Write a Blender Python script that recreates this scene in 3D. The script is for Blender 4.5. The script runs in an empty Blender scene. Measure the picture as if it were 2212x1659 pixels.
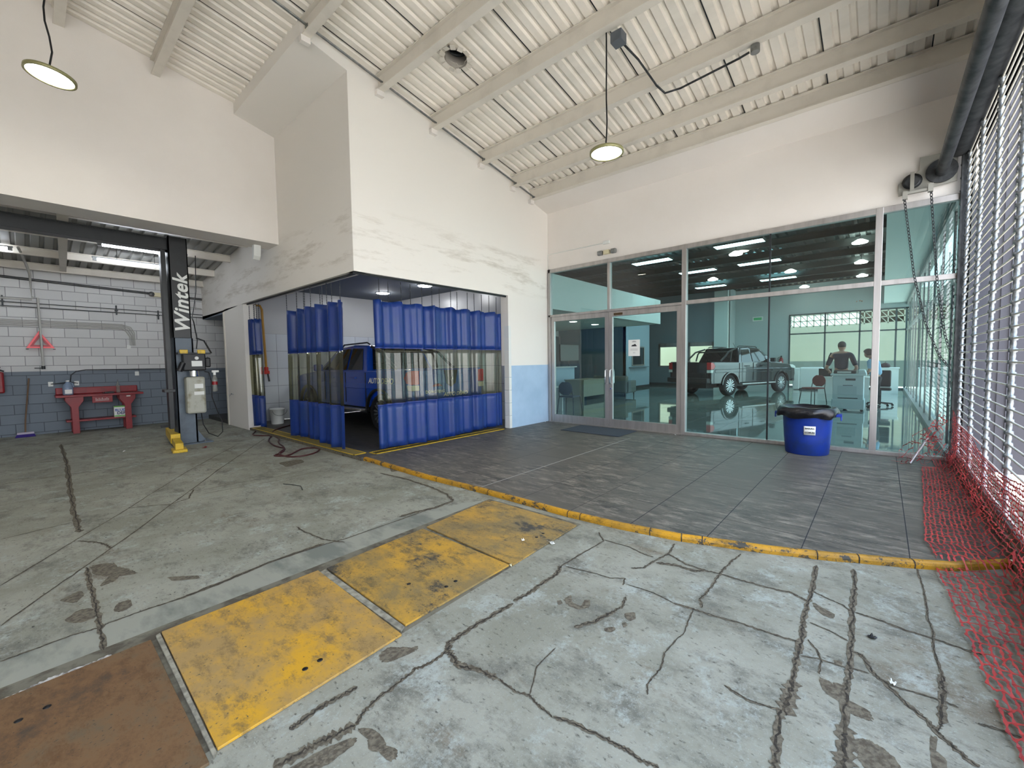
import bpy, bmesh, math, random
from mathutils import Vector, Matrix
random.seed(7)
S = bpy.context.scene
COL = S.collection
PI = math.pi
# ------------------------------------------------------------------ camera
F0, YAW, PIT, ROL, H = 915.27, 0.85296, 0.05473, -0.014108, 1.40
_F = Vector((math.sin(YAW)*math.cos(PIT), math.cos(YAW)*math.cos(PIT), -math.sin(PIT)))
_R0 = Vector((math.cos(YAW), -math.sin(YAW), 0)); _U0 = _R0.cross(_F)
_R = math.cos(ROL)*_R0+math.sin(ROL)*_U0; _U = -math.sin(ROL)*_R0+math.cos(ROL)*_U0
CAM = Vector((0, 0, H))
cd = bpy.data.cameras.new('camera'); cam = bpy.data.objects.new('camera', cd); COL.objects.link(cam)
cam.matrix_world = Matrix(((_R.x, _U.x, -_F.x, 0), (_R.y, _U.y, -_F.y, 0), (_R.z, _U.z, -_F.z, H), (0, 0, 0, 1)))
cd.sensor_width = 36; cd.lens = F0/2212*36; cd.clip_start = .02; cd.clip_end = 300
S.camera = cam

def at(x, y, ax, v):
    """the point of the plane X, Y or Z = v that the photograph shows at pixel x, y"""
    d = _F+_R*((x-1106)/F0)-_U*((y-829.5)/F0)
    i = 'XYZ'.index(ax)
    return CAM+d*((v-CAM[i])/d[i])
# ------------------------------------------------------------------ world, sun, exposure
w = bpy.data.worlds.new('world'); S.world = w; w.use_nodes = True
wt = w.node_tree; wb = wt.nodes['Background']
tc = wt.nodes.new('ShaderNodeTexCoord'); sep = wt.nodes.new('ShaderNodeSeparateXYZ'); rmp = wt.nodes.new('ShaderNodeValToRGB')
wt.links.new(tc.outputs['Generated'], sep.inputs[0]); wt.links.new(sep.outputs['Z'], rmp.inputs[0]); wt.links.new(rmp.outputs[0], wb.inputs[0])
rmp.color_ramp.elements[0].color = (.95, .98, 1, 1); rmp.color_ramp.elements[1].color = (.42, .62, .95, 1)
wb.inputs[1].default_value = 1.9
sd = bpy.data.lights.new('sun', 'SUN'); sun = bpy.data.objects.new('sun', sd); COL.objects.link(sun)
sd.energy = 5.5; sd.angle = .01; sd.color = (1, .95, .86)
sun.rotation_euler = Vector((.16, .0, -1.0)).to_track_quat('-Z', 'Y').to_euler()
S.view_settings.view_transform = 'Standard'; S.view_settings.look = 'None'; S.view_settings.gamma = 1
S.view_settings.use_curve_mapping = False; S.view_settings.exposure = 1.95
S.cycles.use_denoising = True; S.cycles.max_bounces = 10; S.cycles.diffuse_bounces = 5
S.cycles.transparent_max_bounces = 16; S.cycles.transmission_bounces = 8; S.cycles.glossy_bounces = 4
S.cycles.sample_clamp_indirect = 6; S.cycles.caustics_reflective = False; S.cycles.caustics_refractive = False
# ------------------------------------------------------------------ materials
def s2l(c):
    return tuple(((v/255)/12.92 if v/255 <= .04045 else ((v/255+.055)/1.055)**2.4) for v in c)
MATS = {}
def mat(name, rgb, rough=.6, metal=0, n=None, bump=None, emit=0, spec=None, coat=0):
    """rgb 0-255; n=(scale, rgb2, lo, hi[, (sx,sy,sz)]) a noise mixed in; bump=(scale, strength)"""
    if name in MATS: return MATS[name]
    m = bpy.data.materials.new(name); m.use_nodes = True; MATS[name] = m
    t = m.node_tree; b = t.nodes['Principled BSDF']
    b.inputs['Roughness'].default_value = rough; b.inputs['Metallic'].default_value = metal
    b.inputs['Base Color'].default_value = s2l(rgb)+(1,)
    if spec is not None: b.inputs['Specular IOR Level'].default_value = spec
    if coat: b.inputs['Coat Weight'].default_value = coat; b.inputs['Coat Roughness'].default_value = .03
    if emit:
        b.inputs['Emission Color'].default_value = s2l(rgb)+(1,); b.inputs['Emission Strength'].default_value = emit
    if n or bump:
        g = t.nodes.new('ShaderNodeNewGeometry')
    if n:
        fac = noise(t, g, n[0], n[2], n[3], n[4] if len(n) > 4 else (1, 1, 1))
        mixc(t, b, fac, rgb, n[1])
    if bump:
        q = t.nodes.new('ShaderNodeTexNoise'); q.inputs['Scale'].default_value = bump[0]; q.inputs['Detail'].default_value = 4
        t.links.new(g.outputs['Position'], q.inputs['Vector'])
        u = t.nodes.new('ShaderNodeBump'); u.inputs['Strength'].default_value = bump[1]; u.inputs['Distance'].default_value = .01
        t.links.new(q.outputs['Fac'], u.inputs['Height']); t.links.new(u.outputs[0], b.inputs['Normal'])
    return m
def noise(t, g, scale, lo, hi, st=(1, 1, 1), detail=6, rough=.6, off=(0, 0, 0)):
    mp = t.nodes.new('ShaderNodeMapping'); mp.inputs['Scale'].default_value = st; mp.inputs['Location'].default_value = off
    t.links.new(g.outputs['Position'], mp.inputs['Vector'])
    q = t.nodes.new('ShaderNodeTexNoise'); q.inputs['Scale'].default_value = scale; q.inputs['Detail'].default_value = detail; q.inputs['Roughness'].default_value = rough
    t.links.new(mp.outputs[0], q.inputs['Vector'])
    r = t.nodes.new('ShaderNodeMapRange'); r.inputs[1].default_value = lo; r.inputs[2].default_value = hi
    t.links.new(q.outputs['Fac'], r.inputs[0])
    return r.outputs[0]
def mixc(t, b, fac, a, c, base=None):
    x = t.nodes.new('ShaderNodeMix'); x.data_type = 'RGBA'
    if base is None: x.inputs[6].default_value = s2l(a)+(1,)
    else: t.links.new(base, x.inputs[6])
    x.inputs[7].default_value = s2l(c)+(1,)
    t.links.new(fac, x.inputs[0]); t.links.new(x.outputs[2], b.inputs['Base Color'])
    return x.outputs[2]
def nodemat(name):
    m = bpy.data.materials.new(name); m.use_nodes = True; MATS[name] = m
    t = m.node_tree; b = t.nodes['Principled BSDF']; g = t.nodes.new('ShaderNodeNewGeometry')
    return m, t, b, g
def glassmat(name, tint, refl=1.0, haze=0, hazec=(200, 200, 190), rough=.0, ior=1.5):
    m = bpy.data.materials.new(name); m.use_nodes = True; MATS[name] = m
    t = m.node_tree; t.nodes.clear(); o = t.nodes.new('ShaderNodeOutputMaterial')
    tr = t.nodes.new('ShaderNodeBsdfTransparent'); tr.inputs[0].default_value = s2l(tint)+(1,)
    gl = t.nodes.new('ShaderNodeBsdfGlossy'); gl.inputs['Roughness'].default_value = rough
    lw = t.nodes.new('ShaderNodeLayerWeight'); lw.inputs[0].default_value = .5
    pw = t.nodes.new('ShaderNodeMath'); pw.operation = 'POWER'; pw.inputs[1].default_value = 5; t.links.new(lw.outputs['Facing'], pw.inputs[0])
    f0_ = ((ior-1)/(ior+1))**2*refl
    ml = t.nodes.new('ShaderNodeMath'); ml.operation = 'MULTIPLY_ADD'; ml.inputs[1].default_value = .9-f0_; ml.inputs[2].default_value = f0_; t.links.new(pw.outputs[0], ml.inputs[0])
    a = tr.outputs[0]
    if haze:
        df = t.nodes.new('ShaderNodeBsdfDiffuse'); df.inputs[0].default_value = s2l(hazec)+(1,)
        h = t.nodes.new('ShaderNodeMixShader'); h.inputs[0].default_value = haze
        t.links.new(tr.outputs[0], h.inputs[1]); t.links.new(df.outputs[0], h.inputs[2]); a = h.outputs[0]
    mx = t.nodes.new('ShaderNodeMixShader'); t.links.new(ml.outputs[0], mx.inputs[0]); t.links.new(a, mx.inputs[1]); t.links.new(gl.outputs[0], mx.inputs[2])
    t.links.new(mx.outputs[0], o.inputs[0])
    return m
plaster = mat('white plaster', (234, 228, 222), .85, n=(.8, (228, 221, 214), .4, .8), bump=(60, .1))
plaster_dirty, t, b, g = nodemat('smudged plaster')
b.inputs['Roughness'].default_value = .85
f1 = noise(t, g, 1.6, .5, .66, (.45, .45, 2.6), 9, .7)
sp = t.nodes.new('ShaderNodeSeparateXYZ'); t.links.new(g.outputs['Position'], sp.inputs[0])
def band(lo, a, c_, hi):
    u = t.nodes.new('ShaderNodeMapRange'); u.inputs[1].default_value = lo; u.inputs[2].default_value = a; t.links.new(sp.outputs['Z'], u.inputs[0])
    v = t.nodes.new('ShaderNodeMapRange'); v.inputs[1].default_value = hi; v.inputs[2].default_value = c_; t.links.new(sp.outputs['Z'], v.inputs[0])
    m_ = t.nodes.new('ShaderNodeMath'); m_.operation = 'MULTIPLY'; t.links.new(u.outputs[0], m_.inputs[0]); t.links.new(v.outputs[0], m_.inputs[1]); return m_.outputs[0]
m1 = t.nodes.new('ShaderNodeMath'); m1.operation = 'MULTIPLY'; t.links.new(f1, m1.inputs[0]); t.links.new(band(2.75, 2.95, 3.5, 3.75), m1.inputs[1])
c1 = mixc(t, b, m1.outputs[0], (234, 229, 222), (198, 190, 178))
plaster_grey = plaster_dirty
bluewall = mat('pale blue paint', (170, 195, 220), .7, n=(2, (158, 184, 210), .4, .7), bump=(70, .1))
alu = mat('brushed aluminium', (186, 182, 180), .38, .75, n=(9, (165, 160, 158), .4, .7, (1, 1, .1)))
alu_dark = mat('dark gasket and lap shadow', (25, 30, 35), .5)
white_paint = mat('white beam paint', (224, 217, 206), .55, n=(3, (208, 201, 190), .5, .8))
deckm = mat('roof sheet paint', (242, 235, 224), .5, n=(2.2, (224, 217, 205), .45, .75, (1, .25, 1)))
dark_deck = mat('dark ceiling paint', (52, 60, 60), .8)
black = mat('black plastic', (16, 16, 18), .45)
blackmetal = mat('black painted steel', (15, 17, 18), .4, n=(4, (24, 27, 28), .45, .7))
steel = mat('galvanised steel', (150, 152, 152), .35, .85, n=(12, (118, 120, 120), .4, .7))
darksteel = mat('dark grimy steel', (70, 72, 74), .5, .5, n=(9, (40, 42, 44), .4, .65))
chrome = mat('chrome', (225, 228, 232), .1, 1)
whitep = mat('white plastic', (225, 226, 222), .4)
creamp = mat('cream plastic', (214, 205, 170), .45)
redp = mat('red paint', (140, 20, 30), .42, n=(7, (120, 16, 26), .5, .7))
yellowp = mat('yellow paint', (214, 178, 34), .4, n=(9, (160, 130, 30), .5, .7))
rubber = mat('black rubber', (22, 22, 24), .7)
crackm = mat('crack dirt', (50, 45, 38), .95, n=(50, (84, 76, 62), .5, .62))
spallm = mat('broken concrete', (116, 109, 94), .95, n=(45, (84, 77, 65), .42, .6), bump=(90, .5))
# driveway concrete
conc, t, b, g = nodemat('worn concrete')
b.inputs['Roughness'].default_value = .72; b.inputs['Specular IOR Level'].default_value = .3
o = mixc(t, b, noise(t, g, 1.1, .42, .58, (1, 1, 1), 12, .72), (157, 157, 145), (137, 137, 124))
o = mixc(t, b, noise(t, g, 3.4, .5, .62, (1, .6, 1), 12, .8), 0, (112, 112, 103), o)
o = mixc(t, b, noise(t, g, 2.2, .58, .70, (1, .4, 1), 10, .78, (5, 3, 0)), 0, (114, 104, 88), o)
o = mixc(t, b, noise(t, g, 2.7, .53, .62, (1, 1, 1), 14, .85, (11, 3, 0)), 0, (168, 174, 168), o)
o = mixc(t, b, noise(t, g, 55, .60, .74, (1, .5, 1), 4, .6, (1, 8, 0)), 0, (74, 72, 66), o)
o = mixc(t, b, noise(t, g, 120, .60, .72, (1, 1, 1), 3, .6, (3, 8, 0)), 0, (168, 172, 166), o)
q = t.nodes.new('ShaderNodeBump'); q.inputs['Strength'].default_value = .25; q.inputs['Distance'].default_value = .01
q2 = t.nodes.new('ShaderNodeTexNoise'); q2.inputs['Scale'].default_value = 40; q2.inputs['Detail'].default_value = 6
t.links.new(g.outputs['Position'], q2.inputs['Vector']); t.links.new(q2.outputs[0], q.inputs['Height']); t.links.new(q.outputs[0], b.inputs['Normal'])
# platform stone tile
def tilemat(name, a, c, d, rough=.5):
    m, t, b, g = nodemat(name); b.inputs['Roughness'].default_value = rough; b.inputs['Specular IOR Level'].default_value = .35
    o = mixc(t, b, noise(t, g, 7, .42, .6, (1, .2, 1), 10, .8), a, c)
    o = mixc(t, b, noise(t, g, 11, .5, .62, (1, .25, 1), 9, .82, (3, 1, 0)), 0, d, o)
    o = mixc(t, b, noise(t, g, .7, .45, .7, (1, 1, 1), 3, .5, (7, 1, 0)), 0, tuple(int(v*.9) for v in a), o)
    return m
tile = tilemat('streaked stone tile', (103, 98, 90), (64, 62, 60), (140, 133, 122))
tile_dark = tilemat('dirty stone tile', (84, 82, 79), (62, 61, 59), (100, 97, 92))
jointm = mat('tile joint', (44, 46, 52), .9); jointw = mat('pale tile joint', (176, 176, 170), .9)
showfloor, t, b, g = nodemat('polished showroom tile')
b.inputs['Roughness'].default_value = .05; b.inputs['Coat Weight'].default_value = .6; b.inputs['Coat Roughness'].default_value = .02
mixc(t, b, noise(t, g, 2, .4, .65), (172, 178, 172), (140, 146, 138))
# block wall
def blockmat(name):
    m, t, b, g = nodemat(name); b.inputs['Roughness'].default_value = .8
    s = t.nodes.new('ShaderNodeSeparateXYZ'); t.links.new(g.outputs['Position'], s.inputs[0])
    cb = t.nodes.new('ShaderNodeCombineXYZ'); t.links.new(s.outputs['X'], cb.inputs['X']); t.links.new(s.outputs['Z'], cb.inputs['Y'])
    br = t.nodes.new('ShaderNodeTexBrick'); t.links.new(cb.outputs[0], br.inputs['Vector'])
    br.inputs['Scale'].default_value = 1; br.inputs['Brick Width'].default_value = .405; br.inputs['Row Height'].default_value = .2055
    br.inputs['Mortar Size'].default_value = .006; br.inputs['Mortar Smooth'].default_value = .3
    br.inputs['Color1'].default_value = (1, 1, 1, 1); br.inputs['Color2'].default_value = (.9, .9, .9, 1); br.inputs['Mortar'].default_value = (.42, .42, .44, 1)
    gt = t.nodes.new('ShaderNodeMath'); gt.operation = 'GREATER_THAN'; gt.inputs[1].default_value = 1.315; t.links.new(s.outputs['Z'], gt.inputs[0])
    x = t.nodes.new('ShaderNodeMix'); x.data_type = 'RGBA'; x.inputs[6].default_value = s2l((124, 133, 144))+(1,); x.inputs[7].default_value = s2l((212, 211, 210))+(1,)
    t.links.new(gt.outputs[0], x.inputs[0])
    y = t.nodes.new('ShaderNodeMix'); y.data_type = 'RGBA'; y.blend_type = 'MULTIPLY'; y.inputs[0].default_value = 1
    t.links.new(x.outputs[2], y.inputs[6]); t.links.new(br.outputs['Color'], y.inputs[7]); t.links.new(y.outputs[2], b.inputs['Base Color'])
    u = t.nodes.new('ShaderNodeBump'); u.inputs['Strength'].default_value = .6; u.inputs['Distance'].default_value = .01; u.invert = True
    t.links.new(br.outputs['Fac'], u.inputs['Height']); t.links.new(u.outputs[0], b.inputs['Normal'])
    return m
blockm = blockmat('painted concrete block')
def worn(name, paint, paint2, bare, lo, hi, sc=3.2, off=(0, 0, 0), rough=.55):
    m, t, b, g = nodemat(name); b.inputs['Roughness'].default_value = rough
    o = mixc(t, b, noise(t, g, 2.0, .40, .57, (1, .7, 1), 12, .74, off), paint, paint2)
    o = mixc(t, b, noise(t, g, 10, .50, .62, (1, .5, 1), 9, .82, off), 0, tuple(int(v*.8) for v in paint2), o)
    o = mixc(t, b, noise(t, g, sc, lo, hi, (1, .7, 1), 14, .80, off), 0, bare, o)
    o = mixc(t, b, noise(t, g, 60, .63, .70, (1, 1, 1), 4, .6, off), 0, bare, o)
    return m
plate_y1 = worn('worn yellow paint fresh', (206, 156, 36), (166, 136, 84), (88, 78, 60), .56, .66, 2.4, (0, 1, 0))
plate_y2 = worn('worn yellow paint patchy', (198, 152, 52), (138, 118, 76), (58, 58, 56), .545, .60, 2.6, (4, 2, 0))
plate_y3 = worn('worn yellow paint dull', (190, 148, 62), (134, 116, 78), (66, 65, 62), .54, .61, 3.0, (9, 5, 0))
rust = worn('rusted steel plate', (102, 86, 64), (124, 88, 52), (62, 55, 46), .5, .66, 2.0, (2, 7, 0), .7)
curbm = worn('chipped curb paint', (206, 150, 22), (166, 124, 36), (62, 60, 54), .55, .58, 7, (2, 2, 0))
# ------------------------------------------------------------------ mesh builder
class MB:
    def __init__(s, o=(0, 0, 0), rz=0, M=None):
        s.v = []; s.f = []; s.m = []; s.sm = []; s.M = M if M is not None else Matrix.Translation(o) @ Matrix.Rotation(rz, 4, 'Z'); s.slot = 0; s.smooth = False
    def add(s, vs, fs, smooth=None):
        n = len(s.v); s.v += [tuple(s.M @ Vector(p)) for p in vs]
        for f in fs: s.f.append([i+n for i in f]); s.m.append(s.slot); s.sm.append(s.smooth if smooth is None else smooth)
        return s
    def box(s, x0, x1, y0, y1, z0, z1):
        v = [(x, y, z) for z in (z0, z1) for y in (y0, y1) for x in (x0, x1)]
        return s.add(v, [(0, 2, 3, 1), (4, 5, 7, 6), (0, 1, 5, 4), (2, 6, 7, 3), (0, 4, 6, 2), (1, 3, 7, 5)])
    def cbox(s, c, d): return s.box(c[0]-d[0]/2, c[0]+d[0]/2, c[1]-d[1]/2, c[1]+d[1]/2, c[2]-d[2]/2, c[2]+d[2]/2)
    def quad(s, *p): return s.add(p, [tuple(range(len(p)))])
    def prism(s, poly, axis, a, b):
        """poly of 2D points extruded along axis from a to b. 'X': (y,z)  'Y': (x,z)  'Z': (x,y)"""
        n = len(poly)
        def P(p, h): return (h, p[0], p[1]) if axis == 'X' else ((p[0], h, p[1]) if axis == 'Y' else (p[0], p[1], h))
        v = [P(p, a) for p in poly]+[P(p, b) for p in poly]
        return s.add(v, [tuple(range(n))[::-1], tuple(range(n, 2*n))]+[(i, (i+1) % n, n+(i+1) % n, n+i) for i in range(n)])
    def tube(s, pts, r, n=8, caps=True, closed=False):
        pts = [Vector(p) for p in pts]; k = len(pts); rr = r if isinstance(r, (list, tuple)) else [r]*k
        vs = []; fs = []; nx = None
        for i, p in enumerate(pts):
            if closed: d = pts[(i+1) % k]-pts[i-1]
            else: d = pts[min(i+1, k-1)]-pts[max(i-1, 0)]
            if d.length < 1e-9: d = Vector((0, 0, 1))
            d.normalize()
            if nx is None: nx = d.orthogonal().normalized()
            else:
                nx = nx-d*nx.dot(d)
                nx = nx.normalized() if nx.length > 1e-6 else d.orthogonal().normalized()
            ny = d.cross(nx)
            for j in range(n):
                a = 2*PI*j/n; vs.append(p+(nx*math.cos(a)+ny*math.sin(a))*rr[i])
        for i in range(k if closed else k-1):
            for j in range(n):
                a = i*n+j; b_ = i*n+(j+1) % n; c = ((i+1) % k)*n
                fs.append((a, b_, c+(j+1) % n, c+j))
        s.add(vs, fs, True)
        if caps and not closed:
            s.add(vs[:n], [tuple(range(n))[::-1]], False); s.add(vs[-n:], [tuple(range(n))], False)
        return s
    def cyl(s, a, b, r, n=16): return s.tube([a, b], r, n)
    def lathe(s, prof, c=(0, 0, 0), n=24, axis='Z', caps=True):
        """prof: list of (radius, height)"""
        vs = []; fs = []
        for r, h in prof:
            for j in range(n):
                a = 2*PI*j/n; x, y = r*math.cos(a), r*math.sin(a)
                p = (x, y, h) if axis == 'Z' else ((h, x, y) if axis == 'X' else (x, h, y))
                vs.append((c[0]+p[0], c[1]+p[1], c[2]+p[2]))
        for i in range(len(prof)-1):
            for j in range(n): fs.append((i*n+j, i*n+(j+1) % n, (i+1)*n+(j+1) % n, (i+1)*n+j))
        s.add(vs, fs, True)
        if caps:
            if prof[0][0] > 1e-5: s.add(vs[:n], [tuple(range(n))[::-1]], False)
            if prof[-1][0] > 1e-5: s.add(vs[-n:], [tuple(range(n))], False)
        return s
    def grid(s, P, nu, nv, smooth=True):
        vs = [P(i/nu, j/nv) for j in range(nv+1) for i in range(nu+1)]
        return s.add(vs, [(j*(nu+1)+i, j*(nu+1)+i+1, (j+1)*(nu+1)+i+1, (j+1)*(nu+1)+i) for j in range(nv) for i in range(nu)], smooth)
    def build(s, name, m, parent=None, bevel=0, world=False, label=None, solid=0):
        """one mesh object; with world=True the vertices are world points and the parent only carries them"""
        off = parent_loc(parent) if (parent is not None and world) else Vector((0, 0, 0))
        me = bpy.data.meshes.new(name); me.from_pydata([tuple(Vector(p)-off) for p in s.v], [], s.f); me.validate()
        for x in (m if isinstance(m, (list, tuple)) else [m]): me.materials.append(x)
        for i, p in enumerate(me.polygons):
            if i < len(s.m): p.material_index = s.m[i]; p.use_smooth = s.sm[i]
        bm = bmesh.new(); bm.from_mesh(me); bmesh.ops.recalc_face_normals(bm, faces=bm.faces); bm.to_mesh(me); bm.free()
        o = bpy.data.objects.new(name, me); COL.objects.link(o)
        if parent is not None: o.parent = parent
        if bevel:
            k = o.modifiers.new('b', 'BEVEL'); k.width = bevel; k.segments = 2; k.limit_method = 'ANGLE'; k.angle_limit = .7
        if solid:
            k = o.modifiers.new('s', 'SOLIDIFY'); k.thickness = solid; k.offset = 0
        if label: o['label'] = label
        return o
def parent_loc(p):
    v = Vector((0, 0, 0))
    while p is not None: v += p.location; p = p.parent
    return v
def thing(name, label, cat, loc=(0, 0, 0), rz=0, group=None):
    o = bpy.data.objects.new(name, None); COL.objects.link(o); o.location = loc; o.rotation_euler = (0, 0, rz); o.empty_display_size = .1
    return tag(o, label, cat, group)
def tag(o, label, cat, group=None, kind=None):
    o['label'] = label; o['category'] = cat
    if group: o['group'] = group
    if kind: o['kind'] = kind
    return o
def struct(o, label=None):
    o['kind'] = 'structure'
    if label: o['label'] = label
    return o
def dup(o, loc=None, rz=None, label=None, parent=None):
    c = o.copy(); COL.objects.link(c)
    if parent is not None: c.parent = parent
    if loc is not None: c.location = loc
    if rz is not None: c.rotation_euler = (0, 0, rz)
    if label: c['label'] = label
    for ch in list(o.children): dup(ch, parent=c)
    return c
def text(name, s, size, m, parent, loc, rot, ext=.001, shear=0, bold=0, align='CENTER', sx=1, space=1):
    c = bpy.data.curves.new(name, 'FONT'); c.body = s; c.size = size; c.extrude = ext; c.shear = shear; c.offset = bold; c.align_x = align; c.align_y = 'CENTER'; c.space_character = space
    o = bpy.data.objects.new(name, c); COL.objects.link(o)
    dg = bpy.context.evaluated_depsgraph_get(); me = bpy.data.meshes.new_from_object(o.evaluated_get(dg))
    bpy.data.objects.remove(o); bpy.data.curves.remove(c)
    me.materials.clear(); me.materials.append(m)
    o = bpy.data.objects.new(name, me); COL.objects.link(o); o.parent = parent; o.location = loc; o.rotation_euler = rot; o.scale = (sx, 1, 1)
    return o
def strip(mb, pts, wid, jit=.3, seed=0, z=None, sub=3):
    """a jagged crack band along world points lying on the floor"""
    rnd = random.Random(seed); P = []
    for i in range(len(pts)-1):
        for k in range(sub): P.append(pts[i].lerp(pts[i+1], k/sub))
    P.append(pts[-1]); n = len(P); L = []
    for i, p in enumerate(P):
        d = (P[min(i+1, n-1)]-P[max(i-1, 0)]); d.z = 0
        d = d.normalized() if d.length > 1e-6 else Vector((1, 0, 0)); q = Vector((-d.y, d.x, 0))
        e = (0.25 if i in (0, n-1) else 1)*wid/2
        c = p+q*rnd.uniform(-1, 1)*wid*jit
        L.append((c+q*e*rnd.uniform(.5, 1.4), c-q*e*rnd.uniform(.5, 1.4)))
    for i in range(n-1):
        a, b_ = L[i]; c, d = L[i+1]
        mb.add([(v.x, v.y, z) for v in (a, c, d, b_)], [(0, 1, 2, 3)])
XG, YC, XB, YA, YW, YS = 7.917, 5.78, 3.18, 8.445, 13.75, -.75
def zd(x): return 6.29-.1705*x          # underside of the roof sheets
ZF = -.05                              # driveway level; the platform is z = 0
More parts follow.
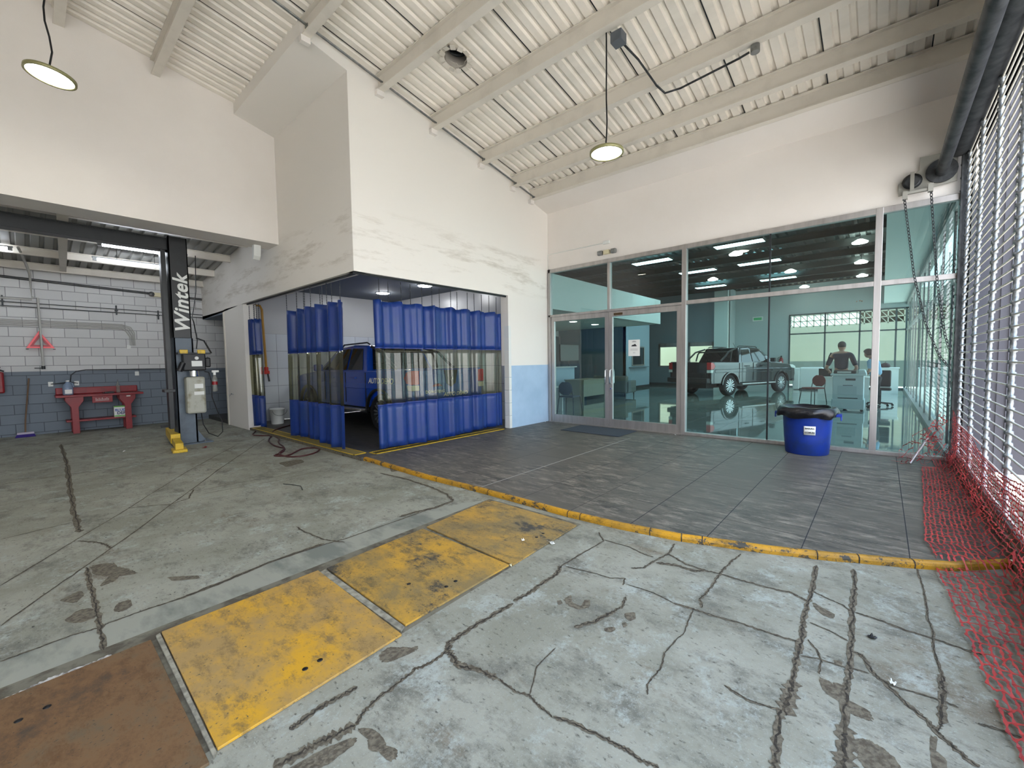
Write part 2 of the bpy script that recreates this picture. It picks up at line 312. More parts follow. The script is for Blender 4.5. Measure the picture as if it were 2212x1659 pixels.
# ================================================================== FLOORS
curb_px = [(797, 987), (916, 1025), (1033, 1053.6), (1120, 1076.6), (1225.5, 1105), (1340, 1131), (1471, 1156), (1661, 1182), (1800, 1197), (1854, 1201), (1974, 1212), (2060, 1217.6)]
curb = [at(x, y, 'Z', 0) for x, y in curb_px]
curb = [Vector((3.24, YC, 0))]+curb[1:]+[Vector((4.32, -.70, 0))]
fl = MB(); cp = [(p.x+.03, p.y) for p in curb]
fl.add([(-4.5, -.95, ZF), (4.5, -.95, ZF)]+[(x, y, ZF) for x, y in cp[::-1]]+[(3.24, YW+.1, ZF), (-4.5, YW+.1, ZF)], [tuple(range(len(cp)+4))])
fl.slot = 1
cracks = [
 (.012, [(0, 1266), (90, 1212), (165, 1166), (279, 1098), (320, 1071), (407, 1017), (513, 960)]),
 (.014, [(0, 1353), (114, 1272), (190, 1220), (301, 1142), (369, 1090), (418, 1055), (477, 1011), (553, 960), (572, 948)]),
 (.05, [(131, 960), (144, 1001), (148, 1028), (152, 1063), (160, 1101), (168, 1136), (173, 1150)]),
 (.028, [(187, 1226), (198, 1272), (206, 1310), (217, 1356), (225, 1405)]),
 (.016, [(0, 1430), (77, 1402), (158, 1372), (210, 1358), (235, 1346), (316, 1317), (371, 1300), (470, 1264), (584, 1215), (706, 1175), (747, 1164), (940, 1096)]),
 (.02, [(0, 1047), (146, 1025), (239, 1014), (339, 995)]), (.012, [(0, 1166), (90, 1144), (160, 1128)]),
 (.02, [(279, 1098), (320, 1093), (369, 1090), (407, 1077), (418, 1058)]), (.022, [(168, 1169), (203, 1171), (230, 1177), (240, 1185)]),
 (.01, [(420, 1063), (500, 1045), (600, 1030), (700, 1006), (800, 1002)]), (.008, [(434, 1068), (600, 1038), (700, 1015)]),
 (.04, [(979, 1082), (965, 1068), (930, 1052), (880, 1036), (821, 1022)]), (.05, [(862, 1117), (900, 1106), (940, 1097), (979, 1082)]),
 (.035, [(371, 1300), (470, 1262), (584, 1214), (700, 1174)]), (.02, [(640, 1138), (660, 1150), (700, 1166), (745, 1172)]),
 (.05, [(590, 1659), (652, 1625), (688, 1607), (731, 1586), (768, 1568)]), (.022, [(768, 1568), (786, 1539), (811, 1513), (854, 1481), (898, 1445), (927, 1434), (966, 1408)]),
 (.035, [(966, 1408), (970, 1390), (1006, 1365), (1042, 1343), (1108, 1304)]),
 (.035, [(1109, 1299), (1141, 1283), (1163, 1266), (1201, 1242), (1212, 1223)]), (.016, [(1212, 1223), (1244, 1204), (1304, 1169), (1293, 1150)]),
 (.04, [(966, 1400), (974, 1412), (988, 1437), (1035, 1448), (1075, 1466)]), (.014, [(1075, 1466), (1115, 1495), (1144, 1503), (1162, 1524), (1194, 1550)]),
 (.02, [(1194, 1550), (1241, 1564), (1300, 1593), (1341, 1613), (1382, 1642), (1424, 1659)]), (.008, [(1144, 1503), (1160, 1440), (1200, 1400)]),
 (.012, [(1303, 1166), (1357, 1181), (1390, 1197), (1412, 1204)]), (.012, [(1222, 1224), (1290, 1240), (1317, 1249), (1350, 1250), (1346, 1265)]),
 (.008, [(1352, 1262), (1412, 1281), (1455, 1303)]), (.018, [(1455, 1303), (1498, 1316), (1539, 1330), (1607, 1349), (1661, 1368), (1702, 1381), (1726, 1387)]),
 (.02, [(1458, 1175), (1444, 1197), (1412, 1213), (1390, 1227), (1363, 1228)]),
 (.02, [(1444, 1197), (1482, 1219), (1520, 1232), (1555, 1240), (1601, 1254), (1661, 1270), (1710, 1281), (1745, 1300)]), (.035, [(1417, 1216), (1460, 1221), (1498, 1234), (1525, 1232)]),
 (.018, [(1601, 1197), (1580, 1213), (1561, 1232), (1544, 1257), (1531, 1276), (1512, 1295), (1517, 1314)]),
 (.008, [(1498, 1316), (1477, 1370), (1465, 1378), (1436, 1411), (1428, 1444), (1399, 1477), (1399, 1502)]),
 (.03, [(1764, 1222), (1755, 1277), (1744, 1308), (1736, 1344), (1733, 1374), (1721, 1420), (1712, 1481), (1696, 1523), (1683, 1556), (1675, 1642), (1672, 1675)]),
 (.06, [(1712, 1470), (1704, 1510), (1693, 1545)]),
 (.03, [(1844, 1230), (1847, 1272), (1841, 1322), (1840, 1382), (1836, 1444), (1828, 1486), (1826, 1568), (1824, 1675)]), (.06, [(1826, 1570), (1824, 1620), (1822, 1675)]),
 (.012, [(1980, 1227), (1994, 1269), (2002, 1308), (2005, 1338), (2016, 1366), (2017, 1403), (2034, 1457), (2038, 1498), (2034, 1564), (2026, 1580)]), (.03, [(2034, 1457), (2038, 1498), (2034, 1564)]),
 (.018, [(1847, 1323), (1894, 1338), (1960, 1363), (2016, 1380), (2083, 1403), (2125, 1415)]), (.012, [(1755, 1277), (1789, 1294), (1822, 1308), (1838, 1322)]),
 (.022, [(1836, 1407), (1861, 1415), (1885, 1453), (1923, 1486), (1960, 1523), (2001, 1556), (2026, 1584), (2063, 1617), (2112, 1659)]),
 (.012, [(1923, 1481), (1980, 1498), (2034, 1514), (2071, 1529)]), (.012, [(1840, 1444), (1877, 1455)]), (.01, [(1729, 1417), (1770, 1424), (1828, 1444)]),
 (.01, [(1745, 1382), (1766, 1407), (1774, 1428), (1770, 1457)]), (.014, [(1564, 1481), (1613, 1512), (1650, 1525), (1688, 1535)]), (.014, [(2112, 1564), (2145, 1572), (2212, 1597)]),
 (.012, [(1749, 1345), (1790, 1362), (1832, 1385)]), (.02, [(1285, 1345), (1320, 1325), (1345, 1310), (1352, 1290)]), (.03, [(1240, 1355), (1280, 1345), (1310, 1330), (1328, 1322)]),
 (.03, [(625, 1577), (650, 1560), (690, 1530), (730, 1508), (772, 1484)]),
]
for i, (wd, px) in enumerate(cracks):
    W_ = [at(x, y, 'Z', ZF) for x, y in px]
    fl.slot = 2; strip(fl, W_, max(.008, wd*.95), .25 if wd < .03 else .1, i, ZF+.0020+i*.00001, 9)
    fl.slot = 1; strip(fl, W_, max(.0028, min(.010, wd*.28)), .9, i+50, ZF+.0028+i*.00001, 9)
fl.slot = 2
patches = [
 [(1766, 1461), (1795, 1473), (1828, 1481), (1836, 1514), (1877, 1535), (1890, 1560), (1857, 1552), (1832, 1539), (1824, 1523), (1778, 1494)],
 [(1832, 1597), (1869, 1595), (1890, 1605), (1927, 1630), (1960, 1675), (1877, 1675), (1848, 1630)], [(2009, 1589), (2026, 1593), (2022, 1622), (2046, 1642), (2046, 1675), (2017, 1675), (2009, 1626)],
 [(768, 1575), (800, 1571), (825, 1589), (836, 1611), (858, 1618), (858, 1640), (840, 1647), (818, 1625), (797, 1622), (793, 1597)],
 [(818, 1412), (840, 1398), (865, 1398), (891, 1399), (905, 1394), (901, 1405), (862, 1423), (840, 1432), (820, 1430)],
 [(193, 1223), (244, 1215), (255, 1223), (285, 1231), (301, 1239), (260, 1245), (239, 1261), (212, 1269), (233, 1247), (201, 1242)],
 [(136, 1342), (168, 1318), (201, 1313), (209, 1334), (168, 1348)], [(125, 1299), (152, 1285), (174, 1275), (184, 1285), (163, 1304)], [(252, 1304), (282, 1294), (287, 1310), (260, 1323), (244, 1321)],
 [(1234, 1285), (1236, 1302), (1255, 1310), (1263, 1296), (1277, 1296), (1274, 1313), (1250, 1318), (1223, 1307), (1217, 1294)],
 [(1202, 1298), (1212, 1296), (1216, 1304), (1206, 1308)], [(1305, 1357), (1325, 1354), (1331, 1360), (1320, 1367), (1306, 1364)], [(1343, 1346), (1352, 1344), (1356, 1352), (1347, 1357)], [(1348, 1325), (1372, 1322), (1374, 1338), (1360, 1342), (1350, 1334)],
 [(1755, 1300), (1775, 1312), (1805, 1328), (1800, 1338), (1778, 1330), (1758, 1312)], [(1800, 1425), (1820, 1430), (1818, 1440), (1803, 1436)],
 [(360, 1247), (430, 1243), (432, 1250), (372, 1256)], [(690, 1622), (770, 1590), (772, 1604), (700, 1659), (640, 1675), (600, 1675)],
 [(840, 1010), (862, 1008), (866, 1016), (846, 1020)], [(600, 1000), (650, 992), (660, 998), (620, 1010)],
]
for i, px in enumerate(patches):
    rnd = random.Random(i); P = [at(x, y, 'Z', ZF) for x, y in px]; Q = []
    c = sum(P, Vector())/len(P)
    for k in range(len(P)):
        a, b_ = P[k], P[(k+1) % len(P)]
        for s_ in range(7):
            v = a.lerp(b_, s_/7); Q.append(v+(v-c)*(rnd.uniform(-.05, .04)-.12*(1-abs(s_/3.5-1))**0*(s_ == 0)))
    n = len(Q); fl.add([(v.x, v.y, ZF+.0012+i*.00003) for v in Q], [tuple(range(n))])
fl.slot = 3   # paler repair band beside the trench
fl.slot = 5; strip(fl, [at(x, y, 'Z', ZF) for x, y in [(0, 1519), (40, 1502), (70, 1488), (120, 1465), (160, 1450), (200, 1436), (240, 1416)]], .03, .12, 3, ZF+.006, 8)
fl.slot = 3
E_ = [at(x, y, 'Z', ZF) for x, y in [(0, 1430), (77, 1402), (158, 1372), (235, 1346), (371, 1300), (470, 1264), (584, 1215), (706, 1175), (747, 1164), (862, 1117), (930, 1100)]]
fl.add([(v.x, v.y, ZF+.0006) for v in E_]+[(3.1, 3.09, ZF+.0006), (-1.0, 2.86, ZF+.0006)], [tuple(range(len(E_)+2))])
fl.slot = 4   # dark gap of the covered trench
fl.add([(-4.5, 1.70, ZF+.001), (3.15, 1.965, ZF+.001), (3.14, 3.075, ZF+.001), (-4.5, 2.84, ZF+.001)], [(0, 1, 2, 3)])
band = mat('paler concrete', (152, 153, 142), .75, n=(5, (118, 122, 115), .46, .62, (1, .4, 1)))
struct(fl.build('floor_driveway', [conc, crackm, spallm, band, mat('trench edge', (118, 114, 100), .9, n=(9, (84, 78, 66), .45, .6)), mat('chalky broken edge', (206, 204, 200), .9, n=(30, (120, 116, 112), .45, .6), bump=(60, .8))]), 'cracked grey concrete driveway floor')
# covers over the trench
def plate(name, c, m, lab, holes=(), th=.012, tilt=0):
    """c = corner points (x, y)"""
    t_ = thing(name, lab, 'floor plate', (c[0][0], c[0][1], ZF), group='steel covers over the floor trench')
    mb = MB(); mb.prism([(p[0], p[1]) for p in c], 'Z', ZF+.002, ZF+.002+th); mb.build('cover_sheet', m, t_, .002, world=True)
    if holes:
        for x, y in holes: h = MB(); h.lathe([(.0001, 0), (.013, 0), (.0135, .0008), (.0001, .0008)], (x, y, ZF+.0142+th-.012), 14, caps=False); h.build('lifting_hole', MATS['black plastic'], t_, world=True)
    return t_
def W(px): return [tuple(at(x, y, 'Z', ZF+.012))[:2] for x, y in px]
plate('trench_cover', W([(349, 1365), (687, 1232), (868, 1370), (470, 1617)]), plate_y1, 'bright yellow trench plate with two holes next to the rusty plate', W([(523, 1445), (494, 1463)])+W([(690, 1428)]) if 0 else W([(691, 1427), (659, 1446)]))
plate('trench_cover', W([(706, 1227), (913, 1142), (1100, 1220), (876, 1350)]), plate_y2, 'yellow trench plate with dark chipped patches, middle of the three', W([(984, 1256), (964, 1268), (883, 1262)]))
plate('trench_cover', W([(922, 1138), (1056, 1079), (1246, 1134), (1108, 1220)]), plate_y3, 'dull yellow trench plate touching the yellow curb', W([(1173, 1153), (1159, 1161)]))
plate('trench_cover', [(-1.6, 1.74), (.365, 1.80), (.36, 2.86), (-1.6, 2.80)], rust, 'rusty brown trench plate without yellow paint', W([(102, 1528), (40, 1558)]))
nos = MB()
for px in ([(690, 1236), (703, 1229), (874, 1352), (866, 1362)], [(336, 1372), (346, 1366), (468, 1622), (462, 1636)]):
    nos.prism(W(px), 'Z', ZF, ZF+.011)
struct(nos.build('trim_2', mat('pale trench nosing', (160, 156, 140), .85, n=(20, (120, 116, 104), .4, .6)), bevel=.002), 'pale concrete bars between the trench plates')
# curb
cb = MB(); prof = [(.045, ZF-.01), (-.006, ZF-.01), (-.008, -.024), (-.003, -.008), (.010, .001), (.032, .002), (.045, -.02)]
dense = []
for i in range(len(curb)-1):
    for k in range(4): dense.append(curb[i].lerp(curb[i+1], k/4))
dense.append(curb[-1]); rows = []
for i, p in enumerate(dense):
    d = (dense[min(i+1, len(dense)-1)]-dense[max(i-1, 0)]).normalized(); q = Vector((-d.y, d.x, 0)); rows.append([p+q*a+Vector((0, 0, h)) for a, h in prof])
for i in range(len(rows)-1):
    k = len(prof)
    for j in range(k-1): cb.add([rows[i][j], rows[i][j+1], rows[i+1][j+1], rows[i+1][j]], [(0, 1, 2, 3)], True)
cb.add(rows[0], [tuple(range(len(prof)))]); cb.add(rows[-1], [tuple(range(len(prof)))])
cb.slot = 1
for y in (4.9, 3.9, 3.05, 2.15, 1.95, 1.3, 1.12, .98, .28, .05, -.2):
    for i in range(len(dense)-1):
        if dense[i].y >= y > dense[i+1].y:
            d = (dense[i+1]-dense[i]).normalized(); q = Vector((-d.y, d.x, 0)); R_ = [dense[i]+q*a*1.02+Vector((0, 0, h+.002))-q*.0015 for a, h in prof[1:6]]
            for j in range(len(R_)-1): cb.add([R_[j], R_[j+1], R_[j+1]+d*.008, R_[j]+d*.008], [(0, 1, 2, 3)])
struct(cb.build('trim_1', [curbm, crackm]), 'chipped yellow curb along the tiled platform')
# platform
pf = MB(); cin = [(p.x+.028, p.y) for p in curb]
pf.add([(x, y, 0) for x, y in cin]+[(XG+.02, -.7, 0), (XG+.02, YC, 0)], [tuple(range(len(cin)+2))])
pf.slot = 1
def xcurb(y):
    for i in range(len(curb)-1):
        if curb[i].y >= y >= curb[i+1].y: return curb[i].lerp(curb[i+1], (curb[i].y-y)/(curb[i].y-curb[i+1].y)).x+.04
    return 3.4
for y in (-.18, .41, 1.0, 1.58): pf.box(xcurb(y), XG, y-.003, y+.003, 0, .0008)
for y in (2.15, 2.74, 3.92, 4.5, 5.1): pf.box(xcurb(y), XG, y-.0015, y+.0015, 0, .0006)
for x, y0, y1 in ((3.93, .0, 2.9), (4.95, 1.0, 4), (6.1, 1.6, 5.7), (5.0, -.7, .4), (4.4, 3.3, 5.7), (5.6, -.68, 1.0)): pf.box(x-.0015, x+.0015, y0, y1, 0, .0006)
pf.slot = 2; pf.box(xcurb(3.33), 7.0, 3.328, 3.335, 0, .001)
struct(pf.build('floor_platform', [tile, jointm, jointw]), 'streaked grey stone tiles in front of the glass wall')
bay = MB(); bay.box(XB+.02, 7.5, YC, 11.4, -.3, -.001); bay.slot = 1
bay.add([(XB+.015, YC, ZF-.05), (XB+.015, 10.53, ZF-.05), (XB+.015, 10.53, .0), (XB+.015, YC, .0)], [(0, 1, 2, 3)])
struct(bay.build('floor_wash_bay', [tile_dark, spallm]), 'dirty tile floor of the curtained wash bay')
# drain grates round the wash bay
def grate(name, x0, x1, y0, y1, n, along, lab):
    t_ = thing(name, lab, 'drain grate', (x0, y0, 0), group='yellow framed drain grates'); fr = MB(); b_ = MB()
    for a in ((x0, x1, y0, y0+.02), (x0, x1, y1-.02, y1), (x0, x0+.02, y0, y1), (x1-.02, x1, y0, y1)): fr.box(*a, .0005, .008)
    for i in range(n):
        if along == 'X': x = x0+.03+(x1-x0-.06)*i/(n-1); b_.box(x-.006, x+.006, y0+.02, y1-.02, .0008, .006)
        else: y = y0+.03+(y1-y0-.06)*i/(n-1); b_.box(x0+.02, x1-.02, y-.006, y+.006, .0008, .006)
    fr.build('frame', yellowp, t_, world=True)
    b_.slot = 0; b_.build('bars', mat('grimy grate', (120, 104, 56), .7), t_, world=True)
grate('drain_grate', 3.2, 3.42, 6.0, 10.4, 110, 'Y', 'long drain grate along the stepped edge under the short curtain')
grate('drain_grate', 3.45, 6.4, 5.80, 6.0, 80, 'X', 'drain grate under the wide blue curtain at the bay mouth')
# ================================================================== WALLS
wc = MB(); wc.prism([(XB+.002, 2.73), (XG+.15, 2.73), (XG+.15, zd(XG)+.1), (2.552, zd(2.55)+.02), (2.552, 5.672), (XB+.002, 5.512)], 'Y', YC, YC+.2)
wc.box(6.53, XG+.1, YC, YC+.2, 1.3, 2.73)
struct(wc.build('wall_front', plaster_dirty), 'white plaster wall above the blue curtains')
wl = MB(); wl.box(6.60, XG+.1, YC-.002, YC+.2, 0, 1.3); struct(wl.build('wall_front_lower', bluewall), 'pale blue painted lower wall by the glass doors')
pt = MB()
for i in range(8):
    z0 = i*.265+.003; pt.box(6.525, 6.60, YC-.008, YC+.12, z0, z0+.259)
struct(pt.build('trim_3', whitep, bevel=.002), 'column of white edge tiles beside the wide curtain')
wb_ = MB()
wb_.prism([(YC+.004, 2.73), (10.53, 2.73), (11.9, 2.67), (YW, 2.62), (YW, 4.1), (YA, 5.6), (YC+.004, 5.6)], 'X', XB, XB+.2)
wb_.box(XB, XB+.25, 10.53, 11.9, -.1, 2.72)
struct(wb_.build('wall_side', plaster_grey), 'grey shaded side wall over the wash bay')
sf = MB(); sf.prism([(2.55, 5.67), (XB+.01, 5.51), (XB+.01, 6.2), (2.55, 6.2)], 'Y', YC+.004, YA+.02)
struct(sf.build('ceiling_soffit', plaster_grey), 'boxed beam under the roof sheets')
wa = MB(); wa.prism([(-4.5, 3.6), (XB, 3.6), (XB, zd(XB)+.1), (-4.5, zd(-4.5)+.1)], 'Y', YA, YA+.53)
struct(wa.build('wall_header', plaster), 'large white wall panel above the workshop opening')
bw = MB(); bw.box(-4.5, 5.2, YW, YW+.15, -.1, 4.6); struct(bw.build('wall_back', blockm), 'painted block wall, white over blue grey')
# recess beside the block wall
rc = MB(); rc.box(XB+.25, 4.6, 12.0, 12.02, 0, 2.7); rc.box(4.2, 4.3, 11.9, YW, 0, 2.7); rc.box(XB, 4.3, 11.9, YW, 2.62, 2.7)
struct(rc.build('wall_recess', mat('dark blue grey paint', (112, 122, 134), .8))); r2 = MB(); r2.box(XB+.02, 4.3, 11.9, YW, -.08, .05); struct(r2.build('floor_recess', tile_dark))
j = MB(); j.box(XB-.02, XB+.06, 11.86, 11.93, -.08, 2.66); struct(j.build('trim_4', white_paint))
sw = MB(); sw.box(-4.7, -4.5, -.95, YW, -.1, 7.2); struct(sw.build('wall_left_added', plaster))  # unseen closing wall, added to keep sun off the driveway
hd = MB(); hd.prism([(-4.5, 4.15), (XG+.2, 4.15), (XG+.2, zd(XG)+.15), (-4.5, zd(-4.5)+.15)], 'Y', -.95, -.72)
hd.box(-4.5, -3.9, -.95, -.72, -.05, 4.2); struct(hd.build('wall_shutter_header', plaster), 'white wall strip above the roll shutter')
# wash bay inside
bi = MB(); bi.box(XB+.2, 7.5, 11.4, 11.5, 0, 3.3); bi.box(7.5, 7.6, YC+.2, 11.5, 0, 3.3)
baytile, t, b, g = nodemat('white wall tile'); b.inputs['Roughness'].default_value = .25
s = t.nodes.new('ShaderNodeSeparateXYZ'); t.links.new(g.outputs['Position'], s.inputs[0])
ad = t.nodes.new('ShaderNodeMath'); t.links.new(s.outputs['X'], ad.inputs[0]); t.links.new(s.outputs['Y'], ad.inputs[1])
cbn = t.nodes.new('ShaderNodeCombineXYZ'); t.links.new(ad.outputs[0], cbn.inputs['X']); t.links.new(s.outputs['Z'], cbn.inputs['Y'])
br = t.nodes.new('ShaderNodeTexBrick'); br.offset = 0; t.links.new(cbn.outputs[0], br.inputs['Vector'])
for k, v in (('Scale', 1), ('Brick Width', .42), ('Row Height', .43), ('Mortar Size', .004)): br.inputs[k].default_value = v
br.inputs['Color1'].default_value = s2l((196, 200, 204))+(1,); br.inputs['Color2'].default_value = s2l((190, 194, 200))+(1,); br.inputs['Mortar'].default_value = s2l((110, 112, 116))+(1,)
gt = t.nodes.new('ShaderNodeMath'); gt.operation = 'GREATER_THAN'; gt.inputs[1].default_value = 2.15; t.links.new(s.outputs['Z'], gt.inputs[0])
x = t.nodes.new('ShaderNodeMix'); x.data_type = 'RGBA'; t.links.new(gt.outputs[0], x.inputs[0]); t.links.new(br.outputs['Color'], x.inputs[6]); x.inputs[7].default_value = s2l((188, 188, 188))+(1,)
t.links.new(x.outputs[2], b.inputs['Base Color'])
struct(bi.build('wall_wash_bay', baytile), 'white tiled walls inside the wash bay')
bc = MB(); bc.box(XB+.2, 7.6, YC+.2, 11.5, 3.25, 3.3); struct(bc.build('ceiling_wash_bay', mat('grey bay ceiling', (92, 98, 104), .8)))
hs = MB(); hs.box(XB+.02, 6.53, YC+.05, YC+.075, 2.70, 2.745); hs.box(XB+.06, XB+.085, YC+.1, 10.5, 2.70, 2.745)
tag(hs.build('curtain_rail', blackmetal), 'dark steel curtain rail under the wash bay lintel', 'curtain rail')
# ------------------------------------------------------------------ roof sheets, beams
def deck(name, x0, x1, y0, y1, zf, m, pitch=.166, dep=.035, thick=.02):
    mb = MB(); prof = []; y = y0
    while y < y1:
        prof += [(y, 0), (y+pitch*.52, 0), (y+pitch*.62, dep), (y+pitch*.9, dep)]; y += pitch
    prof.append((y, 0)); n = len(prof)
    vs = [(x0, p[0], zf(x0)+p[1]) for p in prof]+[(x1, p[0], zf(x1)+p[1]) for p in prof]
    mb.slot = 0; mb.add(vs, [(i, i+1, n+i+1, n+i) for i in range(n-1)]); mb.slot = 1; q = 3
    while q*pitch+y0 < y1:
        y = y0+q*pitch+pitch*.55; mb.add([(x0, y, zf(x0)-.001), (x1, y, zf(x1)-.001), (x1, y+.012, zf(x1)-.001), (x0, y+.012, zf(x0)-.001)], [(0, 1, 2, 3)]); q += 6  # dark strips paint the shadow lines at the sheet laps
    k = mb.build(name, [m, MATS['dark gasket and lap shadow']]); k.modifiers.new('s', 'SOLIDIFY').thickness = .004
    return k
deckr = struct(deck('ceiling_sheet_right', 2.95, XG+.2, YS-.2, YC+.25, zd, deckm), 'pale corrugated roof sheets')
struct(deck('ceiling_sheet_left', -4.6, 2.96, YS-.2, YA+.3, zd, deckm), 'corrugated roof sheets over the driveway')
rf = MB(); rf.prism([(-4.8, zd(-4.8)+.1), (XG+.3, zd(XG)+.1), (XG+.3, zd(XG)+.16), (-4.8, zd(-4.8)+.16)], 'Y', -1.0, YA+.6); roofo = struct(rf.build('ceiling_roof', darksteel))
def ibeam(x, y0, y1, ztop, h=.22, wd=.11, name='ceiling_beam', m=None, axis='Y'):
    mb = MB(); tf = .014; P = [(-wd/2, 0), (wd/2, 0), (wd/2, -tf), (.006, -tf), (.006, -h+tf), (wd/2, -h+tf), (wd/2, -h), (-wd/2, -h), (-wd/2, -h+tf), (-.006, -h+tf), (-.006, -tf), (-wd/2, -tf)]
    if axis == 'Y': mb.prism([(x+a, ztop+c) for a, c in P], 'Y', y0, y1)
    else: mb.prism([(x+a, ztop+c) for a, c in P], 'X', y0, y1)
    return struct(mb.build(name, m or white_paint), 'white painted steel roof beam')
for x in (3.68, 4.68, 5.80, 6.70, 7.30): ibeam(x, -.72, YC+.02, zd(x)-.004)
for x in (2.6, 1.52, .52, -.55, -1.7, -2.8): ibeam(x, -.72, (YC+.02 if x > 2 else YA+.02), zd(x)-.004)
for x, zz in ((3.68, 0), (4.68, 0), (5.80, 0), (6.70, 0), (7.30, 0), (2.6, 0)):
    k = MB(); k.box(x-.07, x+.05, YC-.07, YC, zd(x)-.30, zd(x)-.225); struct(k.build('trim_beam_pad', plaster))
fs = MB(); fs.prism([(XG-.0, 4.69), (XG+.1, 4.69), (XG+.1, 5.05), (7.36, zd(7.3)-.19), (7.36, zd(7.3)-.225)], 'Y', -.72, YC); struct(fs.build('wall_soffit_slope', plaster), 'sloped white strip under the last beam')
# flue hole
hc = at(985, 126, 'Z', zd(4.12)-.02); hole = thing('flue_collar', 'round roof flue opening with bent metal tabs', 'flue', hc)
def cut(target, c, r, z0, z1):
    q = MB(); q.lathe([(r, z0), (r, z1)], c, 28); o = q.build('cutter', deckm); bm_ = target.modifiers.new('h', 'BOOLEAN'); bm_.object = o; bm_.operation = 'DIFFERENCE'; bm_.solver = 'EXACT'
    dg = bpy.context.evaluated_depsgraph_get(); me = bpy.data.meshes.new_from_object(target.evaluated_get(dg)); target.modifiers.clear(); target.data = me; bpy.data.objects.remove(o)
cut(deckr, hc, .152, -.2, .5); cut(roofo, hc, .152, -.2, .5)
FR = Matrix.Rotation(.1689, 4, 'Y')
mb = MB(M=FR); mb.lathe([(.155, -.005), (.155, .20), (.151, .20), (.151, -.005)], n=28, caps=False); mb.build('sleeve', mat('flue sleeve', (186, 178, 168), .6), hole)
mb = MB(M=FR); mb.lathe([(.0001, .33), (.18, .27), (.18, .20), (.152, .19)], n=24, caps=False); mb.build('cap', blackmetal, hole)
for k in range(12):
    a = k*PI/6+.1; q = MB(M=FR @ Matrix.Rotation(a, 4, 'Z') @ Matrix.Translation((.192, 0, -.012-.006*(k % 3))) @ Matrix.Rotation(.22*math.sin(k*2.3), 4, 'Y')); q.box(-.036, .036, -.036, .036, -.0015, .0015); q.build('tab', white_paint, hole)
# conduit on top of the front wall
cd_ = thing('conduit_pipe', 'thin steel conduit following the sloping top of the white wall', 'conduit', (3, 5.65, 5.5))
mb = MB(); a = Vector((1.2, 5.66, 5.99)); c = Vector((7.95, 5.66, 4.745)); mb.tube([a, c], .011, 8); mb.tube([a+Vector((0, .035, .012)), a.lerp(c, .93)+Vector((0, .035, .012))], .008, 6); mb.build('pipe', steel, cd_, world=True)
for x in (2.6, 3.7, 4.7, 5.8, 6.7, 7.3):
    z = a.z+(c.z-a.z)*(x-a.x)/(c.x-a.x); k = MB(); k.box(x-.015, x+.015, 5.645, 5.72, z-.016, z+.02); k.build('clip', steel, cd_, world=True)
# ================================================================== WORKSHOP CEILING (behind the header)
def z2(y): return 4.13-.115*(y-9)
dk = MB(); prof = []; xx = -4.5
while xx < 3.2:
    prof += [(xx, 0), (xx+.1, 0), (xx+.115, .035), (xx+.165, .035)]; xx += .18
n = len(prof); dk.add([(p[0], YA+.5, z2(YA+.5)+p[1]) for p in prof]+[(p[0], YW+.1, z2(YW+.1)+p[1]) for p in prof], [(i, i+1, n+i+1, n+i) for i in range(n-1)])
k = dk.build('ceiling_workshop', mat('grey roof sheet', (150, 150, 146), .6)); struct(k); k.modifiers.new('s', 'SOLIDIFY').thickness = .004
r3 = MB(); r3.prism([(YA+.4, z2(YA)+.1), (YW+.3, z2(YW)+.1), (YW+.3, z2(YW)+.16), (YA+.4, z2(YA)+.16)], 'X', -4.7, 8.2); struct(r3.build('ceiling_workshop_roof', darksteel))
for y in (10.1, 11.23, 12.5, 13.55): ibeam(y, -4.5, XB, z2(y)-.002, .15, .09, axis='X')
gb = MB(); gb.add([(.40, 9.0, 3.70), (.53, 9.0, 3.70), (.70, YW, 3.47), (.60, YW, 3.47), (.40, 9.0, 3.9), (.53, 9.0, 3.9), (.70, YW, 3.6), (.60, YW, 3.6)], [(0, 1, 2, 3), (4, 5, 6, 7), (0, 3, 7, 4), (1, 2, 6, 5), (0, 1, 5, 4), (2, 3, 7, 6)]); struct(gb.build('ceiling_girder', white_paint), 'pale girder crossing the workshop ceiling')
# ================================================================== GLASS WALL of the showroom
glass = glassmat('tinted glass', (184, 205, 207), 1.0, ior=1.75)
glass_clear = glassmat('clear glass', (205, 225, 222), 1.0)
def frame_bar(mb, y0, y1, z0, z1, d=.05): mb.box(XG-d, XG+d, y0, y1, z0, z1)
win = thing('window_1', 'tall aluminium framed glass front of the showroom', 'window', (XG, 0, 0)); struct(win); del win['category']
fb = MB(); frame_bar(fb, YS, YC-.03, 3.36, 3.44); frame_bar(fb, -.68, 2.72, 0, .055, .06); frame_bar(fb, YS, 2.72, 2.37, 2.44); frame_bar(fb, 2.72, YC-.03, 2.37, 2.42)
for y in (.075, 2.725): frame_bar(fb, y-.04, y+.04, 0, 3.44, .055)
frame_bar(fb, 4.20, 4.26, 2.42, 3.38); frame_bar(fb, YC-.09, YC-.02, 0, 3.44); frame_bar(fb, YS, -.69, 0, 3.44)
fb.build('frame', alu, win, .004, world=True)
for y in (1.39,):
    for z0, z1 in ((.055, 2.37), (2.44, 3.36)): k = MB(); k.box(XG-.012, XG+.012, y-.012, y+.012, z0, z1); k.build('silicone_joint', alu_dark, win, world=True)
for y0, y1, z0, z1 in ((.115, 1.378, .055, 2.37), (1.402, 2.685, .055, 2.37), (-.69, .035, .055, 2.37), (.115, 1.378, 2.44, 3.36), (1.402, 2.685, 2.44, 3.36), (-.69, .035, 2.44, 3.36), (2.765, 4.2, 2.42, 3.36), (4.26, YC-.09, 2.42, 3.36)):
    k = MB(); k.quad((XG, y0, z0), (XG, y1, z0), (XG, y1, z1), (XG, y0, z1)); k.build('pane', glass, win, world=True)
